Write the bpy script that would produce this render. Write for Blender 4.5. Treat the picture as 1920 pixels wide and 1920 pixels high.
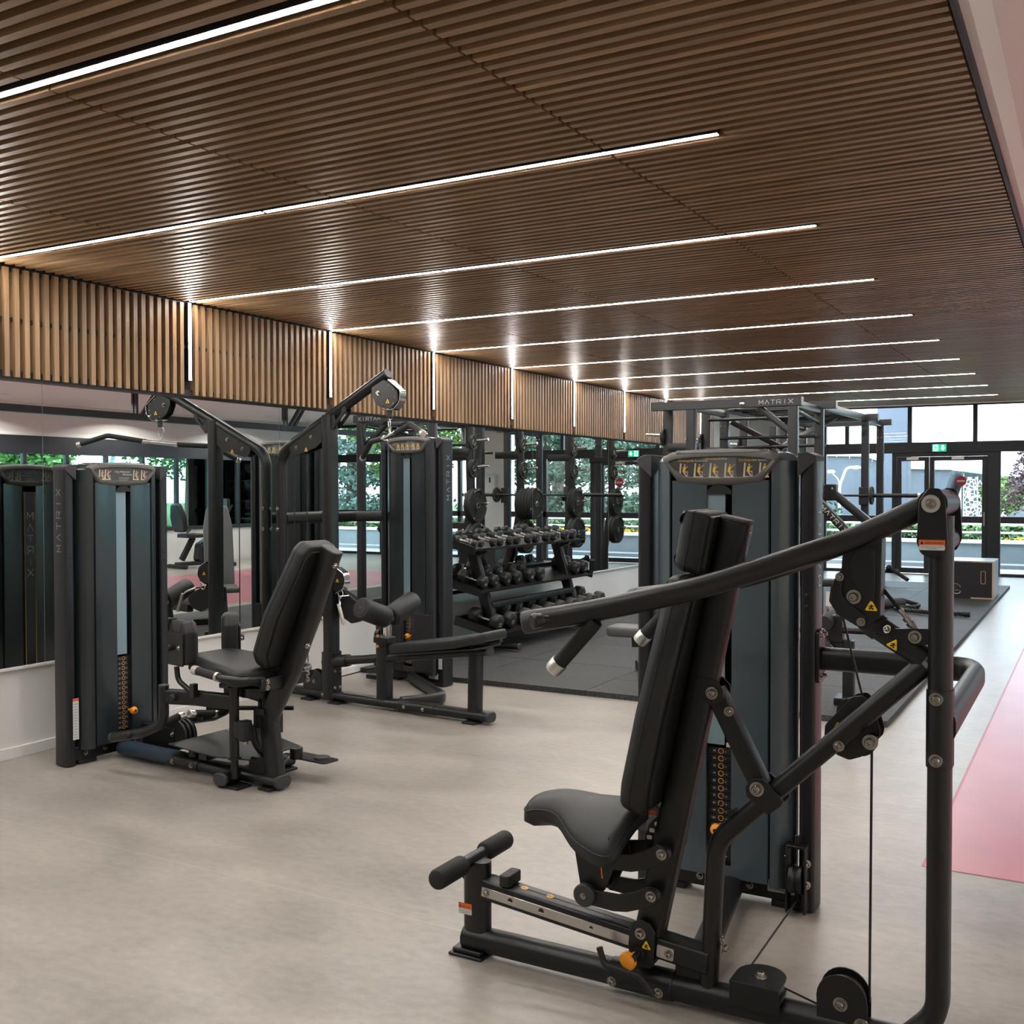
import bpy, math, random
from math import sin, cos, pi, radians, sqrt, atan2
from mathutils import Vector, Matrix
random.seed(7)
for o in list(bpy.data.objects): bpy.data.objects.remove(o)
sc = bpy.context.scene
COL = sc.collection
# ------------------------------------------------------------ camera, world, exposure
cam_d = bpy.data.cameras.new('camera'); cam = bpy.data.objects.new('camera', cam_d); COL.objects.link(cam)
cam_d.sensor_width = 36.0; cam_d.sensor_fit = 'HORIZONTAL'
cam_d.lens = 1962.618 / 1920 * 36.0
cam_d.clip_start = 0.05; cam_d.clip_end = 300
YAW, PITCH, ROLL = radians(29.24357), radians(1.25544), radians(-0.06526)
_f = Vector((-sin(YAW)*cos(PITCH), cos(YAW)*cos(PITCH), -sin(PITCH)))
_r = Vector((cos(YAW), sin(YAW), 0)); _u = _r.cross(_f)
_r2 = _r*cos(ROLL) + _u*sin(ROLL); _u2 = -_r*sin(ROLL) + _u*cos(ROLL)
cam.matrix_world = Matrix(((_r2.x, _u2.x, -_f.x, 0), (_r2.y, _u2.y, -_f.y, 0), (_r2.z, _u2.z, -_f.z, 1.5), (0, 0, 0, 1)))
sc.camera = cam
sc.view_settings.view_transform = 'Standard'; sc.view_settings.look = 'None'
sc.view_settings.gamma = 1.0; sc.view_settings.use_curve_mapping = False
sc.view_settings.exposure = 1.7
sc.cycles.use_denoising = True
sc.cycles.max_bounces = 8; sc.cycles.diffuse_bounces = 4; sc.cycles.glossy_bounces = 5
sc.cycles.transmission_bounces = 4; sc.cycles.transparent_max_bounces = 12
sc.cycles.caustics_reflective = False; sc.cycles.caustics_refractive = False
sc.cycles.sample_clamp_indirect = 6.0
SKY = 5.0          # overcast sky
LED = 42.0         # linear lights
w = bpy.data.worlds.new('overcast'); sc.world = w; w.use_nodes = True
_bg = w.node_tree.nodes['Background']; _bg.inputs[0].default_value = (0.90, 0.96, 1.0, 1); _bg.inputs[1].default_value = SKY

# ------------------------------------------------------------ materials
def mat(name, col, rough=0.5, metal=0.0, spec=0.5, noise=None, bump=None, coat=0.0, emit=None):
    m = bpy.data.materials.new(name); m.use_nodes = True
    nt = m.node_tree; b = nt.nodes['Principled BSDF']
    b.inputs['Base Color'].default_value = (*col, 1); b.inputs['Roughness'].default_value = rough
    b.inputs['Metallic'].default_value = metal; b.inputs['Specular IOR Level'].default_value = spec
    if coat: b.inputs['Coat Weight'].default_value = coat; b.inputs['Coat Roughness'].default_value = 0.12
    if emit:
        b.inputs['Emission Color'].default_value = (*emit[:3], 1); b.inputs['Emission Strength'].default_value = emit[3]
    tc = nt.nodes.new('ShaderNodeTexCoord')
    if noise:   # (scale, amount, detail)
        n = nt.nodes.new('ShaderNodeTexNoise'); n.inputs['Scale'].default_value = noise[0]; n.inputs['Detail'].default_value = noise[2]
        nt.links.new(tc.outputs['Object'], n.inputs['Vector'])
        r = nt.nodes.new('ShaderNodeMapRange')
        r.inputs['From Min'].default_value = 0.3; r.inputs['From Max'].default_value = 0.7
        r.inputs['To Min'].default_value = 1 - noise[1]; r.inputs['To Max'].default_value = 1 + noise[1]
        nt.links.new(n.outputs[0], r.inputs['Value'])
        mx = nt.nodes.new('ShaderNodeVectorMath'); mx.operation = 'SCALE'; mx.inputs[0].default_value = col
        nt.links.new(r.outputs[0], mx.inputs['Scale']); nt.links.new(mx.outputs[0], b.inputs['Base Color'])
    if bump:    # (scale, strength)
        n2 = nt.nodes.new('ShaderNodeTexNoise'); n2.inputs['Scale'].default_value = bump[0]; n2.inputs['Detail'].default_value = 3
        nt.links.new(tc.outputs['Object'], n2.inputs['Vector'])
        bp = nt.nodes.new('ShaderNodeBump'); bp.inputs['Strength'].default_value = bump[1]; bp.inputs['Distance'].default_value = 0.002
        nt.links.new(n2.outputs[0], bp.inputs['Height']); nt.links.new(bp.outputs[0], b.inputs['Normal'])
    return m

def wood_mat(name, axis):
    m = bpy.data.materials.new(name); m.use_nodes = True; nt = m.node_tree; L = nt.links
    b = nt.nodes['Principled BSDF']; b.inputs['Roughness'].default_value = 0.36; b.inputs['Specular IOR Level'].default_value = 0.5
    tc = nt.nodes.new('ShaderNodeTexCoord'); oi = nt.nodes.new('ShaderNodeObjectInfo'); ge = nt.nodes.new('ShaderNodeNewGeometry')
    rnd = nt.nodes.new('ShaderNodeMath'); rnd.operation = 'ADD'; L.new(oi.outputs['Random'], rnd.inputs[0]); L.new(ge.outputs['Random Per Island'], rnd.inputs[1])
    fr = nt.nodes.new('ShaderNodeMath'); fr.operation = 'FRACT'; L.new(rnd.outputs[0], fr.inputs[0])
    off = nt.nodes.new('ShaderNodeMath'); off.operation = 'MULTIPLY'; off.inputs[1].default_value = 37.0; L.new(fr.outputs[0], off.inputs[0])
    ad = nt.nodes.new('ShaderNodeVectorMath'); ad.operation = 'ADD'; L.new(tc.outputs['Object'], ad.inputs[0]); L.new(off.outputs[0], ad.inputs[1])
    mp = nt.nodes.new('ShaderNodeMapping'); s = [14.0, 14.0, 14.0]; s[axis] = 1.1; mp.inputs['Scale'].default_value = s
    L.new(ad.outputs[0], mp.inputs['Vector'])
    n = nt.nodes.new('ShaderNodeTexNoise'); n.inputs['Scale'].default_value = 1.6; n.inputs['Detail'].default_value = 5; n.inputs['Distortion'].default_value = 1.2
    L.new(mp.outputs[0], n.inputs['Vector'])
    mp2 = nt.nodes.new('ShaderNodeMapping'); s2 = [160.0]*3; s2[axis] = 3.0; mp2.inputs['Scale'].default_value = s2; L.new(ad.outputs[0], mp2.inputs['Vector'])
    n2 = nt.nodes.new('ShaderNodeTexNoise'); n2.inputs['Scale'].default_value = 1.0; n2.inputs['Detail'].default_value = 2; L.new(mp2.outputs[0], n2.inputs['Vector'])
    mix = nt.nodes.new('ShaderNodeMix'); mix.data_type = 'FLOAT'; mix.inputs[0].default_value = 0.35; L.new(n.outputs[0], mix.inputs[2]); L.new(n2.outputs[0], mix.inputs[3])
    cr = nt.nodes.new('ShaderNodeValToRGB'); e = cr.color_ramp.elements
    e[0].position = 0.30; e[0].color = (0.185, 0.108, 0.052, 1); e[1].position = 0.70; e[1].color = (0.385, 0.246, 0.132, 1)
    x = e.new(0.52); x.color = (0.290, 0.177, 0.090, 1)
    L.new(mix.outputs[0], cr.inputs[0])
    mr = nt.nodes.new('ShaderNodeMapRange'); mr.inputs['To Min'].default_value = 0.82; mr.inputs['To Max'].default_value = 1.16; L.new(fr.outputs[0], mr.inputs['Value'])
    sc_ = nt.nodes.new('ShaderNodeVectorMath'); sc_.operation = 'SCALE'; L.new(cr.outputs[0], sc_.inputs[0]); L.new(mr.outputs[0], sc_.inputs['Scale'])
    L.new(sc_.outputs[0], b.inputs['Base Color'])
    return m

BLACK = mat('black powder coat', (0.0058, 0.0058, 0.0064), 0.38, noise=(9, .10, 2), bump=(900, .10))
COLM  = mat('dark satin column', (0.011, 0.0115, 0.0145), 0.34)
CHAR  = mat('charcoal plastic cap', (0.036, 0.037, 0.040), 0.55, bump=(500, .15))
SHROUD_LIT = mat('slate shroud lit by windows', (0.056, 0.078, 0.094), 0.30, coat=0.35, noise=(2, .05, 1))  # same shroud paint; stronger window light on the front tower put into the colour
SHROUD_DIM = mat('slate shroud in dimmer light', (0.012, 0.0175, 0.020), 0.30, coat=0.35, noise=(2, .05, 1))  # darker copy of the shroud for the two towers in dimmer light
BEZEL = mat('grey soft touch bezel', (0.100, 0.096, 0.090), 0.46, bump=(700, .12))
GUIDE = mat('pale blue inner panel', (0.20, 0.29, 0.33), 0.35)
VINYL = mat('black vinyl', (0.0105, 0.0105, 0.011), 0.50, bump=(420, .18))
VINYLG = mat('grey vinyl', (0.075, 0.076, 0.078), 0.5, bump=(420, .15))
FOAM  = mat('black foam grip', (0.012, 0.012, 0.012), 0.75, bump=(600, .3))
CHROME = mat('chrome', (0.78, 0.77, 0.75), 0.16, 1.0)
STEEL = mat('brushed stainless steel', (0.58, 0.55, 0.52), 0.30, 1.0, bump=(300, .05))
ALU   = mat('aluminium collar', (0.70, 0.68, 0.65), 0.34, 1.0)
BOLT  = mat('zinc bolt', (0.40, 0.375, 0.34), 0.26, 1.0)
ORANGE = mat('orange plastic', (0.85, 0.30, 0.015), 0.38)
RUBBER = mat('black rubber', (0.009, 0.009, 0.009), 0.62, bump=(200, .15))
PLASTB = mat('black plastic', (0.007, 0.007, 0.0075), 0.45)
WEIGHT = mat('weight plate steel', (0.010, 0.010, 0.011), 0.42)
WHITE = mat('white paint', (0.78, 0.77, 0.755), 0.6, noise=(1.5, .02, 2))
CEILW = mat('white ceiling paint', (0.80, 0.785, 0.77), 0.7)
FRAME = mat('anthracite aluminium', (0.022, 0.024, 0.030), 0.38)
TRIMB = mat('black trim', (0.008, 0.008, 0.009), 0.5)
PRINTW = mat('white print', (0.62, 0.62, 0.62), 0.5)
PRINTG = mat('grey print', (0.26, 0.26, 0.27), 0.5)
PRINTO = mat('orange print', (0.75, 0.16, 0.03), 0.5)
PRINTY = mat('yellow print', (0.85, 0.55, 0.02), 0.45)
PRINTA = mat('amber print', (0.80, 0.42, 0.06), 0.5)
PRINTR = mat('red print', (0.62, 0.02, 0.03), 0.4)
PRINTK = mat('black print', (0.008, 0.008, 0.008), 0.5)
PRINTN = mat('green sign face', (0.0, 0.10, 0.045), 0.4)
PANELD = mat('placard dark grey', (0.060, 0.060, 0.060), 0.35)
PANELL = mat('placard mid grey', (0.125, 0.130, 0.128), 0.35)
SKIN  = mat('printed skin tone', (0.55, 0.36, 0.24), 0.5)
CREAM = mat('printed cream', (0.62, 0.55, 0.40), 0.5)
WOODX = wood_mat('oak slat along x', 0); WOODZ = wood_mat('oak slat along z', 2)
LEDM = mat('led diffuser', (0.9, 0.9, 0.9), 0.4, emit=(1.0, 0.955, 0.90, LED))

# ------------------------------------------------------------ mesh builder
class MB:
    def __init__(s): s.v = []; s.f = []; s.T = None
    def add(s, vs, fs):
        n = len(s.v); s.v.extend(Vector(p) for p in vs); s.f.extend([tuple(i+n for i in f) for f in fs]); return s
    def box(s, x0, x1, y0, y1, z0, z1, M=None):
        vs = [Vector((x, y, z)) for z in (z0, z1) for y in (y0, y1) for x in (x0, x1)]
        if M is not None: vs = [M @ p for p in vs]
        return s.add(vs, [(0,2,3,1),(4,5,7,6),(0,1,5,4),(2,6,7,3),(0,4,6,2),(1,3,7,5)])
    def cyl(s, p0, p1, r0, r1=None, n=16, cap=True):
        r1 = r0 if r1 is None else r1
        return s.lathe(p0, Vector(p1)-Vector(p0), [(0, r0), (1, r1)], n, cap, True)
    def lathe(s, p0, axis, prof, n=20, cap=True, rel=False):
        p0 = Vector(p0); ax = Vector(axis); L = ax.length; ax = ax/L
        e = ax.orthogonal().normalized(); g = ax.cross(e)
        vs = []; fs = []
        for (h, r) in prof:
            hh = h*L if rel else h
            for i in range(n):
                a = 2*pi*i/n; vs.append(p0 + ax*hh + (e*cos(a)+g*sin(a))*r)
        k = len(prof)
        for j in range(k-1):
            for i in range(n):
                i2 = (i+1) % n; fs.append((j*n+i, j*n+i2, (j+1)*n+i2, (j+1)*n+i))
        if cap:
            fs.append(tuple(range(n-1, -1, -1))); fs.append(tuple((k-1)*n+i for i in range(n)))
        return s.add(vs, fs)
    def tube(s, path, prof, side=(0, 1, 0), cap=True, closed=False):
        P = [Vector(p) for p in path]; n = len(P); k = len(prof); vs = []; fs = []; sd = Vector(side)
        for i in range(n):
            if closed: t = (P[(i+1) % n]-P[i-1]).normalized()
            elif i == 0: t = (P[1]-P[0]).normalized()
            elif i == n-1: t = (P[-1]-P[-2]).normalized()
            else:
                a = (P[i]-P[i-1]).normalized(); b = (P[i+1]-P[i]).normalized(); t = (a+b).normalized()
            a = sd - t*sd.dot(t)
            a = a.normalized() if a.length > 1e-5 else t.orthogonal().normalized()
            b2 = t.cross(a)
            mit = 1.0
            for (x, y) in prof: vs.append(P[i] + a*x + b2*y*mit)
        m = n if closed else n-1
        for i in range(m):
            i2 = (i+1) % n
            for j in range(k):
                j2 = (j+1) % k; fs.append((i*k+j, i*k+j2, i2*k+j2, i2*k+j))
        if cap and not closed:
            fs.append(tuple(range(k-1, -1, -1))); fs.append(tuple((n-1)*k+j for j in range(k)))
        return s.add(vs, fs)
    def plate(s, pts, o, ax, ay, t, c=True):
        # polygon pts (2-D) in plane (ax, ay) extruded by t along ax x ay (centred if c)
        o = Vector(o); ax = Vector(ax).normalized(); ay = Vector(ay).normalized(); nz = ax.cross(ay)
        k = len(pts); z0, z1 = (-t/2, t/2) if c else (0, t)
        vs = [o+ax*x+ay*y+nz*z0 for x, y in pts] + [o+ax*x+ay*y+nz*z1 for x, y in pts]
        fs = [tuple(range(k-1, -1, -1)), tuple(range(k, 2*k))] + [(i, (i+1) % k, k+(i+1) % k, k+i) for i in range(k)]
        area = sum(pts[i][0]*pts[(i+1) % k][1]-pts[(i+1) % k][0]*pts[i][1] for i in range(k))
        if area < 0: fs = [tuple(reversed(f)) for f in fs]
        return s.add(vs, fs)
    def ringplate(s, pts, holes, o, ax, ay, t):
        # frame: outer loop and ONE inner loop with equal vertex count
        o = Vector(o); ax = Vector(ax).normalized(); ay = Vector(ay).normalized(); nz = ax.cross(ay); k = len(pts)
        P = lambda q, z: o+ax*q[0]+ay*q[1]+nz*z
        vs = [P(q, -t/2) for q in pts]+[P(q, t/2) for q in pts]+[P(q, -t/2) for q in holes]+[P(q, t/2) for q in holes]; fs = []
        for i in range(k):
            j = (i+1) % k
            fs += [(i, j, k+j, k+i), (2*k+j, 2*k+i, 3*k+i, 3*k+j), (k+i, k+j, 3*k+j, 3*k+i), (j, i, 2*k+i, 2*k+j)]
        return s.add(vs, fs)
    def slab(s, pts, o, ax, ay, t, r=0.02, rb=0.006, n=4, deform=None, rings=4):
        # padded cushion: outline pts, thickness t, rounded top edge r, small bottom edge rb
        o = Vector(o); ax = Vector(ax).normalized(); ay = Vector(ay).normalized(); nz = ax.cross(ay); k = len(pts)
        ar = sum(pts[i][0]*pts[(i+1) % k][1]-pts[(i+1) % k][0]*pts[i][1] for i in range(k))
        if ar < 0: pts = list(reversed(pts))
        nor = []
        for i in range(k):
            a = Vector(pts[i])-Vector(pts[i-1]); b = Vector(pts[(i+1) % k])-Vector(pts[i])
            a.normalize(); b.normalize(); d = (a+b); d = d.normalized() if d.length > 1e-6 else a
            nor.append(Vector((-d.y, d.x)))
        def loop(ins, z): return [(pts[i][0]+nor[i].x*ins, pts[i][1]+nor[i].y*ins, z) for i in range(k)]
        L = [loop(rb, 0.0), loop(0, rb)]
        L.append(loop(0, t-r))
        for j in range(1, n+1):
            a = pi/2*j/n; L.append(loop(r*(1-cos(a)), t-r+r*sin(a)))
        top = L[-1]; cx = sum(p[0] for p in top)/k; cy = sum(p[1] for p in top)/k
        for j in range(1, rings):
            q = 1-j/rings; L.append([(cx+(p[0]-cx)*q, cy+(p[1]-cy)*q, t) for p in top])
        flat = [p for l in L for p in l]+[(cx, cy, t), (cx, cy, 0)]
        if deform: flat = [deform(*p) for p in flat]
        vs = [o+ax*p[0]+ay*p[1]+nz*p[2] for p in flat]; fs = []; m = len(L)
        for j in range(m-1):
            for i in range(k):
                i2 = (i+1) % k; fs.append((j*k+i, j*k+i2, (j+1)*k+i2, (j+1)*k+i))
        for i in range(k):
            i2 = (i+1) % k; fs.append(((m-1)*k+i, (m-1)*k+i2, m*k)); fs.append((i2, i, m*k+1))
        return s.add(vs, fs)
    def sphere(s, c, r, n=14, m=8, sq=(1, 1, 1)):
        c = Vector(c); vs = [c+Vector((0, 0, -r*sq[2]))]; fs = []
        for j in range(1, m):
            a = -pi/2+pi*j/m
            for i in range(n): vs.append(c+Vector((r*cos(a)*cos(2*pi*i/n)*sq[0], r*cos(a)*sin(2*pi*i/n)*sq[1], r*sin(a)*sq[2])))
        vs.append(c+Vector((0, 0, r*sq[2]))); N = len(vs)-1
        for i in range(n):
            i2 = (i+1) % n; fs.append((0, 1+i2, 1+i)); fs.append((N, N-n+i, N-n+i2))
            for j in range(m-2): fs.append((1+j*n+i, 1+j*n+i2, 1+(j+1)*n+i2, 1+(j+1)*n+i))
        return s.add(vs, fs)
    def mesh(s, name, m, ang=35):
        me = bpy.data.meshes.new(name); me.from_pydata([tuple(p) for p in s.v], [], s.f); me.validate()
        if m: me.materials.append(m)
        me.shade_smooth(); me.set_sharp_from_angle(angle=radians(ang)); me.update()
        return me

def link(name, me, parent=None, loc=(0, 0, 0), rz=0.0):
    o = bpy.data.objects.new(name, me); COL.objects.link(o)
    o.location = loc; o.rotation_euler = (0, 0, rz)
    if parent is not None: o.parent = parent
    return o
def obj(name, mb, m, parent=None, bev=0.0, seg=2, ang=35, label=None):
    o = link(name, mb.mesh(name, m, ang), parent)
    if bev:
        b = o.modifiers.new('bevel', 'BEVEL'); b.width = bev; b.segments = seg; b.limit_method = 'ANGLE'; b.angle_limit = radians(40)
    if label: o['label'] = label
    return o
def thing(name, label, cat, loc=(0, 0, 0), rz=0.0, group=None):
    o = bpy.data.objects.new(name, None); COL.objects.link(o); o.location = loc; o.rotation_euler = (0, 0, rz); o.empty_display_size = .1
    return tag(o, label, cat, group)
def tag(o, label, cat, group=None):
    o['label'] = label; o['category'] = cat
    if group: o['group'] = group
    return o
def struct(name, mb, m, parent=None, bev=0.0, label=None):
    o = obj(name, mb, m, parent, bev)
    if parent is None: o['kind'] = 'structure'
    if label: o['label'] = label
    return o
def copy_tree(o, loc=None, rz=None, label=None, parent=None):
    c = o.copy(); COL.objects.link(c)
    if parent is not None: c.parent = parent; c.matrix_parent_inverse = o.matrix_parent_inverse
    if loc is not None: c.location = loc
    if rz is not None: c.rotation_euler = (c.rotation_euler[0], c.rotation_euler[1], rz)
    if label: c['label'] = label
    for ch in list(o.children): copy_tree(ch, parent=c)
    return c

def oval(w, h, n=7):   # stadium w (side) x h (other); straight sides along the longer
    pts = []
    if w <= h:
        r = w/2; d = h/2-r
        for i in range(n+1): a = pi*i/n; pts.append((r*cos(a), d+r*sin(a)))
        for i in range(n+1): a = pi+pi*i/n; pts.append((r*cos(a), -d+r*sin(a)))
    else:
        r = h/2; d = w/2-r
        for i in range(n+1): a = -pi/2+pi*i/n; pts.append((d+r*cos(a), r*sin(a)))
        for i in range(n+1): a = pi/2+pi*i/n; pts.append((-d+r*cos(a), r*sin(a)))
    return pts
def rrect(w, h, r, n=3):
    pts = []
    for cx, cy, a0 in ((w/2-r, h/2-r, 0), (-w/2+r, h/2-r, pi/2), (-w/2+r, -h/2+r, pi), (w/2-r, -h/2+r, 1.5*pi)):
        for i in range(n+1): a = a0+pi/2*i/n; pts.append((cx+r*cos(a), cy+r*sin(a)))
    return pts
def circ(r, n=16): return [(r*cos(2*pi*i/n), r*sin(2*pi*i/n)) for i in range(n)]
def fil(path, r, n=6):  # round the corners of a polyline (3-D or 2-D)
    P = [Vector(p) for p in path]; out = [P[0]]
    for i in range(1, len(P)-1):
        rr = r[i-1] if isinstance(r, (list, tuple)) else r
        a = (P[i-1]-P[i]); b = (P[i+1]-P[i]); la = a.length; lb = b.length; a /= la; b /= lb
        ang = a.angle(b)
        if rr <= 0 or abs(ang-pi) < .02: out.append(P[i]); continue
        d = min(rr/math.tan(ang/2), la*.49, lb*.49); rad = d*math.tan(ang/2)
        bis = (a+b).normalized(); c = P[i]+bis*(rad/sin(ang/2)); p0 = P[i]+a*d; p1 = P[i]+b*d
        u = (p0-c).normalized(); v = (p1-c).normalized(); th = u.angle(v)
        for j in range(n+1):
            q = j/n; out.append(c+(u*sin((1-q)*th)+v*sin(q*th))/sin(th)*rad)
    out.append(P[-1]); return out
def filc(path, r, n=4):  # closed 2-D polygon with rounded corners
    P = [Vector((p[0], p[1], 0)) for p in path]; out = []; k = len(P)
    for i in range(k):
        rr = r[i] if isinstance(r, (list, tuple)) else r
        seg = fil([P[i-1].lerp(P[i], .5), P[i], P[i].lerp(P[(i+1) % k], .5)], rr, n)[1:-1]
        out += [(q.x, q.y) for q in seg]
    return out
def smooth_curve(P, n=6, closed=True):  # Catmull-Rom through points
    P = [Vector(p) for p in P]; k = len(P); out = []
    for i in range(k if closed else k-1):
        p0, p1, p2, p3 = (P[(i-1) % k], P[i], P[(i+1) % k], P[(i+2) % k]) if closed else (P[max(i-1, 0)], P[i], P[i+1], P[min(i+2, k-1)])
        for j in range(n):
            t = j/n; out.append(0.5*((2*p1)+(p2-p0)*t+(2*p0-5*p1+4*p2-p3)*t*t+(-p0+3*p1-3*p2+p3)*t**3))
    if not closed: out.append(P[-1])
    return out
# ------------------------------------------------------------ lettering
GLY = {'M': [[(0, 0), (0, 1), (.5, .35), (1, 1), (1, 0)]], 'A': [[(0, 0), (.5, 1), (1, 0)]], 'T': [[(0, 1), (1, 1)], [(.5, 1), (.5, 0)]],
       'R': [[(0, 0), (0, 1), (.85, 1), (1, .85), (1, .55), (.85, .42), (.3, .42)], [(.55, .42), (1, 0)]], 'I': [[(.5, 0), (.5, 1)]],
       'X': [[(0, 0), (1, 1)], [(0, 1), (1, 0)]]}
def matrix_word(mb, o, ax, ay, h, gap=1.55, wd=1.0, st=.13, off=.0012):
    o = Vector(o); ax = Vector(ax).normalized(); ay = Vector(ay).normalized(); nz = ax.cross(ay)
    for i, c in enumerate('MATRIX'):
        for pl in GLY[c]:
            q = [o+ax*((i*gap+x*wd)*h)+ay*(y*h) for x, y in pl]
            for a, b in zip(q[:-1], q[1:]):
                d = (b-a).normalized(); e = nz.cross(d)*(st*h/2); a2 = a-d*st*h/2; b2 = b+d*st*h/2
                mb.add([a2-e+nz*off, b2-e+nz*off, b2+e+nz*off, a2+e+nz*off], [(0, 1, 2, 3)])
    return (5*gap+wd)*h
_fc = {}
def text_mb(mb, txt, o, ax, ay, size, off=.001, align='LEFT'):
    key = (txt, align)
    if key not in _fc:
        cu = bpy.data.curves.new('t', 'FONT'); cu.body = txt; cu.size = 1.0; cu.align_x = align; cu.resolution_u = 2
        ob = bpy.data.objects.new('t', cu); COL.objects.link(ob)
        dg = bpy.context.evaluated_depsgraph_get(); me = bpy.data.meshes.new_from_object(ob.evaluated_get(dg))
        _fc[key] = ([v.co.copy() for v in me.vertices], [tuple(p.vertices) for p in me.polygons])
        bpy.data.objects.remove(ob); bpy.data.curves.remove(cu); bpy.data.meshes.remove(me)
    vs, fs = _fc[key]; o = Vector(o); ax = Vector(ax).normalized(); ay = Vector(ay).normalized(); nz = ax.cross(ay)
    mb.add([o+ax*v.x*size+ay*v.y*size+nz*off for v in vs], fs)
def quad(mb, o, ax, ay, x0, x1, y0, y1, off=.0008):
    o = Vector(o); ax = Vector(ax).normalized(); ay = Vector(ay).normalized(); nz = ax.cross(ay)
    mb.add([o+ax*x+ay*y+nz*off for x, y in ((x0, y0), (x1, y0), (x1, y1), (x0, y1))], [(0, 1, 2, 3)])
def poly(mb, o, ax, ay, pts, off=.0008):
    o = Vector(o); ax = Vector(ax).normalized(); ay = Vector(ay).normalized(); nz = ax.cross(ay)
    ar = sum(pts[i][0]*pts[(i+1) % len(pts)][1]-pts[(i+1) % len(pts)][0]*pts[i][1] for i in range(len(pts)))
    if ar < 0: pts = list(reversed(pts))
    mb.add([o+ax*x+ay*y+nz*off for x, y in pts], [tuple(range(len(pts)))])
def bolt(parent, p, n, r=.011, washer=True, name='bolt', m=None):
    # washer + hex socket head along normal n
    p = Vector(p); n = Vector(n).normalized(); mb = MB(); r = r*.86
    if washer: mb.lathe(p, n, [(0, r*1.35), (.0025, r*1.3), (.0025, r*.9)], 16)
    mb.lathe(p+n*.002, n, [(0, r*.82), (r*.75, r*.82), (r*.95, r*.65), (r*.95, r*.38), (r*.5, r*.36)], 14)
    return obj(name, mb, m or BOLT, parent, ang=50)
def warn_tri(parent, o, ax, ay, s, name='warning_sticker'):
    mb = MB(); poly(mb, o, ax, ay, filc([(-s*.58, -s*.4), (s*.58, -s*.4), (0, s*.6)], s*.08, 2), .0012)
    t = obj(name, mb, PRINTK, parent); t['label'] = 'yellow triangular pinch warning sticker'
    mb = MB(); poly(mb, o, ax, ay, filc([(-s*.50, -s*.36), (s*.50, -s*.36), (0, s*.51)], s*.07, 2), .0016)
    k = obj('sticker_face', mb, PRINTY, t)
    mb = MB(); quad(mb, o, ax, ay, -s*.05, s*.08, -s*.2, s*.12, .002); quad(mb, o, ax, ay, -s*.2, s*.22, -.04*s, .03*s, .002); quad(mb, o, ax, ay, -s*.16, -s*.05, -s*.28, -s*.1, .002); quad(mb, o, ax, ay, s*.05, s*.18, -s*.28, -s*.14, .002)
    obj('pictogram', mb, PRINTK, t)
    return t
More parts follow.
